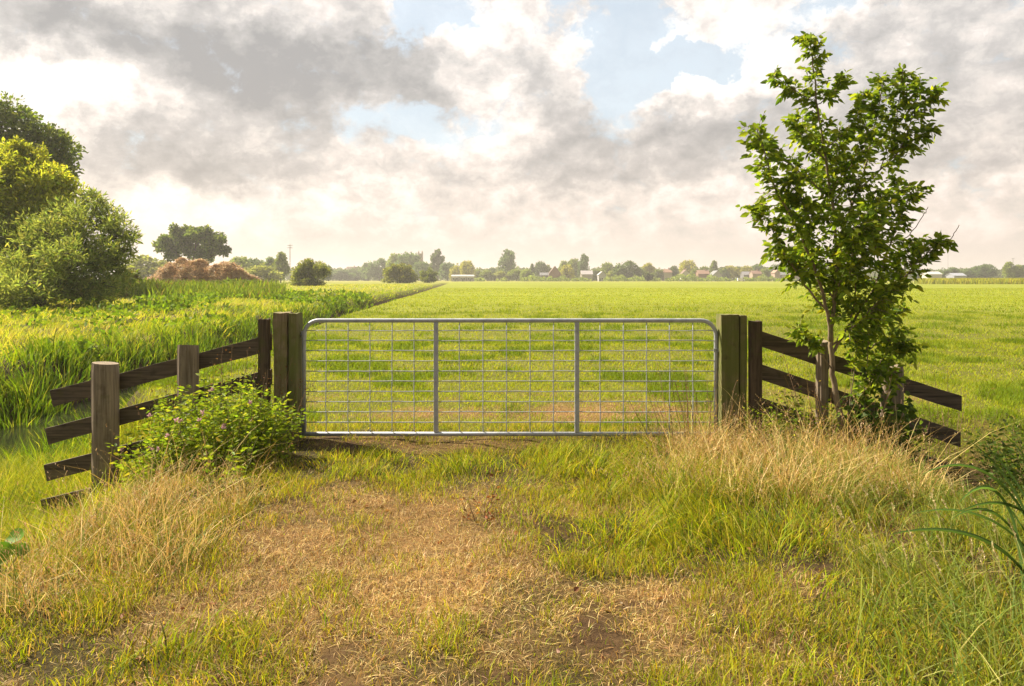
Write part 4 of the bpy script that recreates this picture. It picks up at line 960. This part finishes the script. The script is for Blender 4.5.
# ------------------------------------------------------------------ far trees (shared templates, each with crown and trunk)
def template(seed, kind):
    """unit tree: height 1, crown about +-.5 wide"""
    R = np.random.default_rng(seed); lobes = []
    if kind == 'round':
        lobes = [(0, 0, .62, .36, .36, .34), (-.22, .1, .5, .24, .24, .24), (.22, -.1, .52, .24, .24, .25), (.05, 0, .84, .22, .22, .15), (-.12, -.1, .78, .2, .2, .17), (.12, .12, .34, .3, .3, .2)]; th = .22
    elif kind == 'wide':
        lobes = [(-.28, 0, .55, .22, .22, .3), (.26, 0, .5, .24, .22, .28), (0, 0, .72, .28, .26, .26), (-.1, .1, .4, .35, .3, .3), (.38, 0, .36, .14, .2, .22), (-.4, 0, .34, .14, .2, .22), (.1, 0, .9, .14, .14, .10)]; th = .15
    elif kind == 'tall':
        lobes = [(0, 0, .5, .30, .3, .3), (.05, 0, .75, .24, .24, .22), (-.06, 0, .28, .28, .28, .2), (.0, 0, .92, .13, .13, .10), (-.16, 0, .62, .18, .18, .18)]; th = .12
    elif kind == 'open':
        lobes = [(-.2, 0, .75, .2, .2, .16), (.18, .05, .68, .2, .2, .16), (0, 0, .9, .16, .16, .11), (.25, 0, .45, .14, .14, .11), (-.3, 0, .5, .13, .13, .11), (0, 0, .5, .12, .12, .2)]; th = .4
    else:   # low hedge-like bush
        lobes = [(-.3, 0, .45, .22, .25, .45), (0, 0, .55, .26, .3, .48), (.3, 0, .42, .22, .25, .42), (.12, 0, .7, .16, .2, .3)]; th = .05
    a = Acc(); a.add(crown_cloud(R, lobes, 3800, (.05, .105), .6, [(1, 1, 1), (1.25, 1.2, 1.0), (.75, .78, .85), (1.5, 1.35, .9)], [3, 2, 2, .7], .55))
    a.C = [np.clip(c*.5, 0, 1) for c in a.C]
    cr = a.build('crown', M_FAR); m = MB(); limbs(m, R, lobes, (0, 0, 0), .028, th, 1); tr = m.build('trunk', M_BARKFAR)
    me = (cr.data, tr.data); bpy.data.objects.remove(cr); bpy.data.objects.remove(tr); return me
TPL = {k: [template(600+i*10+j, k) for j in range(2)] for i, k in enumerate(('round', 'wide', 'tall', 'open', 'bush'))}
rt = random.Random(77)
DK, MD, YL, PL, BL = (.15, .22, .055), (.27, .34, .06), (.46, .45, .06), (.38, .41, .10), (.18, .27, .10)
def far_tree(px, pyt, wpx, Y, kind, col, label, name=None, cat=None, pyb=None):
    X = (px-512)/F*Y; z = float(height(np.array(X), np.array(float(Y)))); H = EYE+(279-pyt)/F*Y-z
    name = name or ('bush' if kind == 'bush' else 'field_tree'); cat = cat or ('bush' if kind == 'bush' else 'tree')
    t = empty(name, (X, Y, z), label, cat, 'bushes across the pasture' if cat == 'bush' else 'trees across the pasture')
    cd, td = TPL[kind][rt.randrange(2)]; wm = wpx/F*Y*1.22
    for nm, d in (('crown', cd), ('trunk', td)):
        o = bpy.data.objects.new(nm, d); COL.objects.link(o); o.parent = t; o.scale = (wm, wm, H); 
        if nm == 'crown':
            k = rt.uniform(.88, 1.12); o.color = (min(col[0]*2*k, 1), min(col[1]*2*k, 1), min(col[2]*2*k, 1), 1)
    t.rotation_euler = (0, 0, rt.choice((0, math.pi, .3, -.3)))
FT = [
 (148, 256, 42, 240, 'wide', PL, 'pale rounded tree half hidden left of the straw heap'),
 (240, 257, 22, 330, 'round', MD, 'hazy green tree just right of the broad tree'),
 (254, 258, 22, 340, 'round', BL, 'hazy blue green tree above the pale willow row'),
 (262, 265, 30, 260, 'bush', PL, 'pale yellow green willow row left of the loose olive bush'),
 (281, 253, 20, 300, 'tall', MD, 'upright green tree beside the thin mast'),
 (270, 258, 16, 320, 'open', BL, 'thin crowned tree left of the mast'),
 (323, 264, 16, 380, 'round', BL, 'small hazy tree just behind the loose olive bush'),
 (340, 269, 22, 640, 'bush', BL, 'low blue green hedge right of the loose olive bush'),
 (356, 269, 24, 660, 'bush', BL, 'low hazy hedge in front of the distant farm roof'),
 (368, 263, 14, 640, 'round', BL, 'hazy rounded tree right of the distant farm roof'),
 (379, 259, 22, 620, 'wide', BL, 'wide hazy tree left of the wide olive bush'),
 (396, 254, 18, 600, 'round', MD, 'green tree directly over the wide olive bush'),
 (408, 252, 24, 590, 'round', BL, 'large hazy tree left of the church tower'),
 (421, 261, 16, 560, 'round', BL, 'rounded hazy tree below the church tower'),
 (438, 251, 14, 600, 'open', DK, 'tall thin crowned tree right of the church tower'),
 (432, 263, 14, 620, 'round', MD, 'green tree at the foot of the tall thin crowned tree'),
 (448, 262, 16, 590, 'round', BL, 'blue green tree left of the long white sheds'),
 (457, 265, 12, 570, 'bush', YL, 'yellow green bush over the left end of the white sheds'),
 (467, 261, 15, 560, 'round', YL, 'yellow green round tree over the long white sheds'),
 (477, 269, 11, 600, 'bush', MD, 'small bush at the right end of the white sheds'),
 (487, 270, 12, 560, 'bush', MD, 'low green bush right of the white sheds'),
 (492, 267, 7, 640, 'round', BL, 'small dark round tree left of the tallest round tree'),
 (508, 250.5, 22, 620, 'tall', BL, 'tallest full round tree in the middle of the skyline'),
 (516, 269, 14, 560, 'bush', MD, 'clipped green bush at the foot of the tallest round tree'),
 (501, 271, 12, 560, 'bush', PL, 'pale bush left of the foot of the tallest round tree'),
 (527, 269, 11, 540, 'bush', MD, 'green bush left of the brown roofed farmhouse'),
 (532, 264, 6, 640, 'tall', DK, 'narrow pointed tree left of the brown roofed farmhouse'),
 (540, 261, 11, 640, 'round', BL, 'dark round tree behind the brown roofed farmhouse'),
 (547, 265, 9, 640, 'round', MD, 'green tree touching the left gable of the farmhouse'),
 (567, 265, 13, 560, 'round', YL, 'yellow green tree right of the brown roofed farmhouse'),
 (564, 261, 10, 640, 'round', MD, 'green tree behind the yellow green tree by the farmhouse'),
 (574, 259, 14, 620, 'round', MD, 'large green tree left of the tall dark tree by the sheds'),
 (584, 255, 14, 600, 'tall', BL, 'tall dark tree over the long grey shed'),
 (597, 269, 10, 600, 'bush', MD, 'low green bush between the two grey sheds'),
 (607, 262, 12, 600, 'round', MD, 'green tree behind the small pale grey shed'),
 (612, 270, 9, 560, 'bush', PL, 'pale bush right of the small pale grey shed'),
 (627, 261.5, 25, 560, 'wide', DK, 'very dark wide domed tree right of the small pale grey shed'),
 (642, 268, 10, 580, 'bush', MD, 'green bush touching the right side of the dark domed tree'),
 (649, 263.5, 13, 620, 'open', YL, 'pale thin crowned tree above the tiny pasture bush'),
 (659, 269, 12, 600, 'bush', MD, 'green bush between the tiny pasture bush and the orange roof'),
 (674, 266, 9, 600, 'round', DK, 'small dark round tree left of the white gabled house'),
 (688, 260.5, 17, 640, 'round', YL, 'large yellow green tree behind the white gabled house'),
 (696, 268, 9, 600, 'bush', MD, 'green bush at the right gable of the white gabled house'),
 (704, 266, 10, 640, 'round', MD, 'green tree above the long orange roofed house'),
 (714, 261, 10, 620, 'tall', MD, 'tall green tree over the grey gabled barn'),
 (724, 268, 10, 600, 'bush', DK, 'dark bush right of the grey gabled barn'),
 (731, 265.5, 15, 620, 'round', YL, 'yellow green tree left of the dark low barn'),
 (738, 266, 8, 640, 'round', DK, 'dark tree behind the white van'),
 (746, 265.5, 12, 620, 'round', YL, 'yellow green tree directly over the dark low barn'),
 (757, 264, 14, 640, 'round', BL, 'dark tree behind the red roofed cottage'),
 (765, 268, 9, 600, 'bush', MD, 'green bush right of the red roofed cottage'),
 (775, 265, 15, 640, 'wide', BL, 'dark wide tree behind the narrow orange house'),
 (786, 266, 12, 620, 'round', MD, 'green tree over the small grey house'),
 (796, 268, 12, 600, 'bush', MD, 'green bush behind the pink walled house by the sapling'),
 (812, 267, 16, 620, 'round', MD, 'green tree seen beside the left edge of the sapling'),
 (830, 268, 18, 620, 'wide', BL, 'dark tree glimpsed through the sapling'),
 (916, 270, 14, 620, 'round', BL, 'dark tree glimpsed through the right side of the sapling'),
 (944, 269, 16, 560, 'bush', BL, 'low blue green trees right of the sapling over the crop'),
 (953, 267.5, 14, 560, 'round', BL, 'hazy round tree over the grey roofed barn'),
 (966, 269, 20, 570, 'wide', BL, 'hazy wide tree right of the grey roofed barn'),
 (985, 264, 18, 560, 'round', BL, 'tallest hazy tree of the right hand wood'),
 (976, 266, 14, 575, 'round', BL, 'hazy tree left of the tallest tree in the right hand wood'),
 (1009, 262.5, 14, 520, 'tall', MD, 'upright green tree near the mast at the right edge'),
 (1018, 265, 12, 520, 'round', MD, 'yellowish tree at the right edge of the skyline'),
 (1028, 264, 14, 520, 'round', BL, 'hazy tree cut by the right edge of the picture'),
]
for r in FT: far_tree(*r)

def treeline():
    R = np.random.default_rng(900); a = Acc()
    n = 60000; px = R.uniform(-120, 1200, n); Y = R.uniform(690, 760, n); top = 7.0+5*fbm(px*.045, px*0+3, 5)+3*fbm(px*.25, px*0+9, 6)
    k = (px > 225); px, Y, top = px[k], Y[k], top[k]; n = len(px)
    X = (px-512)/F*Y; Z = top*R.uniform(0, 1, n)**.8
    P = np.stack([X, Y, Z], 1); D = R.normal(size=(n, 3)); L = R.uniform(1.2, 2.6, n)
    hue = fbm(px*.06, px*0+1, 8)[:, None]
    col = pal([(.11, .15, .06), (.15, .19, .06), (.09, .12, .06)], [3, 2, 2], n, .12, R)*(.8+.5*hue)
    a.add(leaves(P, D, L, L*.7, col, .1, rg=R))
    tag(a.build('treeline', M_LEAF), 'low hazy belt of distant woodland along the horizon', 'woodland', kind='stuff')
treeline()

def hedge():
    R = np.random.default_rng(901); a = Acc(); n = 15000
    px = R.uniform(474, 860, n); h = fbm(px*.11, px*0+2, 12); k = h > .38; px, h = px[k], h[k]; n = len(px); Y = R.uniform(505, 520, n)
    P = np.stack([(px-512)/F*Y, Y, (1.2+3.6*(h-.38)/.4)*R.uniform(0, 1, n)**.8], 1); D = R.normal(size=(n, 3)); L = R.uniform(.6, 1.3, n)
    a.add(leaves(P, D, L, L*.7, pal([(.20, .27, .06), (.28, .34, .07), (.15, .21, .06)], [3, 2, 2], n, .14, R)*(.7+.7*fbm(px*.3, px*0+4, 9))[:, None], .1, rg=R))
    tag(a.build('hedge', M_LEAF), 'low broken hedge along the far edge of the pasture before the houses', 'hedge', kind='stuff')
hedge()

def crop():
    R = np.random.default_rng(31); a = Acc(); n = 26000
    Y = R.uniform(235, 330, n); X = R.uniform(.545, .80, n)*Y+R.normal(0, 1, n)
    P = np.stack([X, Y, height(X, Y)], 1)
    a.add(blades(P, R.uniform(1.5, 2.35, n), R.uniform(.12, .3, n), R.uniform(.1, .5, n), R.uniform(0, 6.28, n), pal([(.34, .36, .035), (.26, .31, .03), (.44, .42, .06)], [3, 2, 2], n, .12, R), 2, rg=R))
    tag(a.build('crop', M_GRASS), 'strip of tall yellow green crop right of the sapling', 'crop', kind='stuff')
crop()

# ------------------------------------------------------------------ distant buildings, tower, masts
M_WIN = plain('window_glass', (.04, .05, .06), .15); M_DOOR = plain('door_paint', (.10, .12, .10), .5)
_mc = {}
def cm(c):
    if c not in _mc: _mc[c] = plain('paint_%d' % len(_mc), c, .75, var=.1, bscale=1.5)
    return _mc[c]
def house(name, label, pxl, pxr, pye, pyr, Y, wall, roof, gable=False, nwin=3, chim=True, depth=8, cat='house'):
    x0, x1 = (pxl-512)/F*Y, (pxr-512)/F*Y; w = x1-x0; X = (x0+x1)/2; ze = EYE+(279-pye)/F*Y; zr = EYE+(279-pyr)/F*Y
    t = empty(name, (X, Y, 0), label, cat, 'buildings across the pasture'); h = w/2; d = depth/2
    if gable:
        vs = [(-h, -d, -.2), (h, -d, -.2), (h, -d, ze), (0, -d, zr), (-h, -d, ze), (-h, d, -.2), (h, d, -.2), (h, d, ze), (0, d, zr), (-h, d, ze)]
        fs = [(0, 1, 2, 3, 4), (5, 9, 8, 7, 6), (0, 5, 6, 1), (1, 6, 7, 2), (0, 4, 9, 5), (2, 7, 8, 3), (4, 3, 8, 9)]
        MB().add(vs, fs).build('wall', cm(wall), t)
        m = MB(); o = .35
        for s in (-1, 1):
            sl = (zr-ze)/h; a = [(s*(h+o), ze-o*sl+.06), (0, zr+.06), (0, zr+.34), (s*(h+o), ze-o*sl+.34)]
            m.add([(x, -d-.4, z) for x, z in a]+[(x, d+.4, z) for x, z in a], [(0, 1, 2, 3), (7, 6, 5, 4), (0, 4, 5, 1), (1, 5, 6, 2), (2, 6, 7, 3), (3, 7, 4, 0)])
        rf = m.build('roof', cm(roof), t)
    else:
        vs = [(-h, -d, -.2), (-h, d, -.2), (-h, d, ze), (-h, 0, zr), (-h, -d, ze), (h, -d, -.2), (h, d, -.2), (h, d, ze), (h, 0, zr), (h, -d, ze)]
        fs = [(0, 4, 3, 2, 1), (5, 6, 7, 8, 9), (0, 5, 9, 4), (1, 2, 7, 6), (0, 1, 6, 5), (4, 9, 8, 3), (3, 8, 7, 2)]
        MB().add(vs, fs).build('wall', cm(wall), t)
        m = MB(); o = .35; sl = (zr-ze)/d
        for s in (-1, 1):
            a = [(s*(d+o), ze-o*sl+.06), (0, zr+.06), (0, zr+.34), (s*(d+o), ze-o*sl+.34)]
            m.add([(-h-.3, y, z) for y, z in a]+[(h+.3, y, z) for y, z in a], [(0, 1, 2, 3), (7, 6, 5, 4), (0, 4, 5, 1), (1, 5, 6, 2), (2, 6, 7, 3), (3, 7, 4, 0)])
        rf = m.build('roof', cm(roof), t)
    if chim: MB().box((h*.45 if not gable else 0, 0 if not gable else d*.3, zr+.6), (.7, .7, 1.8)).build('chimney', cm((.25, .14, .10)), rf)
    for k in range(nwin):
        x = -h+w*(k+.5)/nwin
        f = MB().box((x, -d-.02, min(ze*.55, 1.7)), (min(1.2, w/nwin*.6), .08, 1.3)).build('window', cm((.6, .6, .58)), t)
        MB().box((x, -d-.045, min(ze*.55, 1.7)), (min(.95, w/nwin*.45), .07, 1.05)).build('pane', M_WIN, f)
    MB().box((-h+w*(.5 if nwin % 2 == 0 else .999/nwin if nwin > 1 else .2), -d-.03, 1.0), (.95, .1, 2.0)).build('door', M_DOOR, t)
RED, ORG, GRY, BRN, WHT, PNK, CRM = (.22, .13, .10), (.28, .17, .125), (.17, .18, .20), (.15, .10, .08), (.46, .45, .43), (.30, .23, .19), (.32, .29, .23)
house('farmhouse', 'distant farm building with a dull brown roof above the low hazy hedge', 347, 357, 270, 267, 700, BRN, BRN, False, 3)
house('farmhouse', 'brown gable roofed farmhouse right of the tallest round tree', 549, 560, 273.5, 266.5, 560, RED, BRN, True, 2, False, 14)
house('shed', 'low dark extension left of the brown gable roofed farmhouse', 540, 548, 275.5, 273, 556, (.16, .15, .17), GRY, False, 2, False, 7, 'shed')
house('shed', 'long grey shed below the tall dark tree', 581, 592, 274.5, 271, 540, (.30, .27, .25), (.36, .34, .36), False, 3, False, 9, 'shed')
house('shed', 'small pale grey shed left of the dark domed tree', 598, 605, 275, 272, 530, (.36, .36, .38), (.45, .45, .48), True, 1, False, 9, 'shed')
house('house', 'house with an orange roof left of the small dark round tree', 663, 671, 272.5, 269.5, 600, CRM, ORG, False, 3)
house('house', 'white gabled house with a brown roof below the large yellow green tree', 680, 690, 275, 270, 560, WHT, BRN, True, 2)
house('house', 'long low house with an orange roof between white gable and grey barn', 697, 708, 274, 270.5, 580, RED, ORG, False, 4)
house('barn', 'grey gabled barn below the tall green tree', 711, 720, 275, 271, 570, (.34, .35, .38), GRY, True, 1, False, 12, 'barn')
house('barn', 'dark low barn left of the red roofed cottage', 742, 749, 275, 272, 570, (.14, .14, .16), (.2, .2, .23), False, 2, False, 9, 'barn')
house('house', 'pink walled cottage with a red roof right of the dark low barn', 751, 760, 274, 271, 560, PNK, RED, False, 3)
house('house', 'narrow tall orange house right of the red roofed cottage', 773, 778, 273, 270.5, 560, PNK, ORG, True, 1)
house('house', 'small grey house right of the narrow orange house', 780, 786, 275, 272.5, 560, (.42, .42, .46), GRY, False, 2)
house('house', 'pink walled house close to the left edge of the sapling', 790, 800, 274.5, 271.5, 560, PNK, RED, False, 3)
house('barn', 'pale barn right of the sapling at the end of the crop', 925, 938, 274.5, 272, 520, WHT, (.5, .5, .5), False, 3, False, 10, 'barn')
house('barn', 'grey roofed barn over the crop below the hazy round tree', 950, 962, 276, 273.5, 520, (.25, .27, .32), (.3, .33, .40), False, 3, False, 10, 'barn')
for i, (a, b, lb) in enumerate([(452, 459, 'left low white shed under the yellow green trees'), (460, 466, 'middle low white shed under the yellow green trees'), (467, 474, 'right low white shed under the yellow green trees')]):
    house('shed', lb, a, b, 276.6, 275.2, 500, (.45, .44, .42), (.40, .40, .40), False, 2, False, 6, 'shed')

def van():
    Y = 500; X = (741-512)/F*Y; t = empty('parked_van', (X, Y, 0), 'white van parked by the far hedge left of the dark low barn', 'van')
    prof = [(-2.4, .4), (2.4, .4), (2.45, 1.2), (1.9, 1.35), (1.3, 2.2), (-2.4, 2.25)]
    vs = [(x, -.95, z) for x, z in prof]+[(x, .95, z) for x, z in prof]; n = len(prof)
    fs = [tuple(range(n)), tuple(reversed(range(n, 2*n)))]+[(k, k+n, (k+1) % n+n, (k+1) % n) for k in range(n)]
    bevel(MB().add(vs, fs).build('body', cm((.78, .78, .78)), t), .06)
    MB().box((1.25, -.96, 1.65), (.8, .03, .5)).build('window', M_WIN, t)
    for x in (-1.5, 1.5):
        for y in (-.86, .86): MB().tube([(x, y-.12, .36), (x, y+.12, .36)], .36, 16).build('wheel', cm((.02, .02, .02)), t)
van()
def tower():
    Y = 700; X = (420.5-512)/F*Y; t = empty('church_tower', (X, Y, 0), 'pale brick church tower above the hazy trees', 'church tower'); H = EYE+(279-254)/F*Y; w = 4.2
    MB().box((0, 0, H/2), (w, w, H)).build('shaft', cm((.33, .26, .22)), t)
    MB().box((0, 0, H+.15), (w+.5, w+.5, .5)).build('cornice', cm((.42, .36, .30)), t)
    for sx in (-1, 1):
        for sy in (-1, 1):
            m = MB(); m.box((sx*w*.4, sy*w*.4, H+1.0), (.8, .8, 1.3)); m.tube([(sx*w*.4, sy*w*.4, H+1.6), (sx*w*.4, sy*w*.4, H+3.0)], [.55, .05], 4); m.build('pinnacle', cm((.42, .36, .30)), t)
    for x in (-.9, .9): MB().box((x, -w/2-.03, H-2.4), (.7, .12, 2.2)).build('belfry_opening', M_WIN, t)
tower()
def mast(px, pyt, Y, label, arms, r=.22):
    X = (px-512)/F*Y; H = EYE+(279-pyt)/F*Y; t = empty('radio_mast', (X, Y, 0), label, 'mast')
    m = MB()
    for k in range(3):
        a = k*2.094; m.tube([(r*2.2*math.cos(a), r*2.2*math.sin(a), -.3), (r*.7*math.cos(a), r*.7*math.sin(a), H)], [r*.35, r*.25], 5)
    nb = 16
    for i in range(nb):
        for k in range(3):
            a, b = k*2.094, (k+1)*2.094; z0, z1 = H*i/nb, H*(i+1)/nb; f0, f1 = r*(2.2-1.5*i/nb), r*(2.2-1.5*(i+1)/nb)
            m.tube([(f0*math.cos(a), f0*math.sin(a), z0), (f1*math.cos(b), f1*math.sin(b), z1)], r*.15, 4)
    m.build('lattice', cm((.3, .3, .3)), t)
    for z in arms: MB().box((0, 0, H*z), (r*14, r*1.2, r*1.2)).build('crossarm', cm((.3, .3, .3)), t)
mast(290, 244, 420, 'thin lattice mast with a crossarm above the upright green tree', (.96, .9))
mast(1013, 258, 560, 'thin mast by the trees at the right edge', (.97,), .18)
mast(948, 252, 900, 'very faint thin mast right of the sapling', (.98,), .2)

# ------------------------------------------------------------------ haze
def haze():
    x0, x1, y0, y1, z0, z1 = -2450, 2450, -70, 2550, -2.5, 42
    o = MB().box(((x0+x1)/2, (y0+y1)/2, (z0+z1)/2), (x1-x0, y1-y0, z1-z0)).build('haze', bpy.data.materials.new('haze_air'))
    m = o.data.materials[0]; m.use_nodes = True; t = NT(m.node_tree)
    v = t.n('ShaderNodeVolumePrincipled', i_Density=HAZE); v.inputs['Color'].default_value = (.95, .93, .90, 1); v.inputs['Anisotropy'].default_value = .3
    u = t.n('ShaderNodeOutputMaterial'); t.link(v.outputs[0], u.inputs['Volume'])
    tag(o, 'thin pale haze over the far trees', 'haze', kind='stuff')
HAZE = .00040
if HAZE > 0: haze()
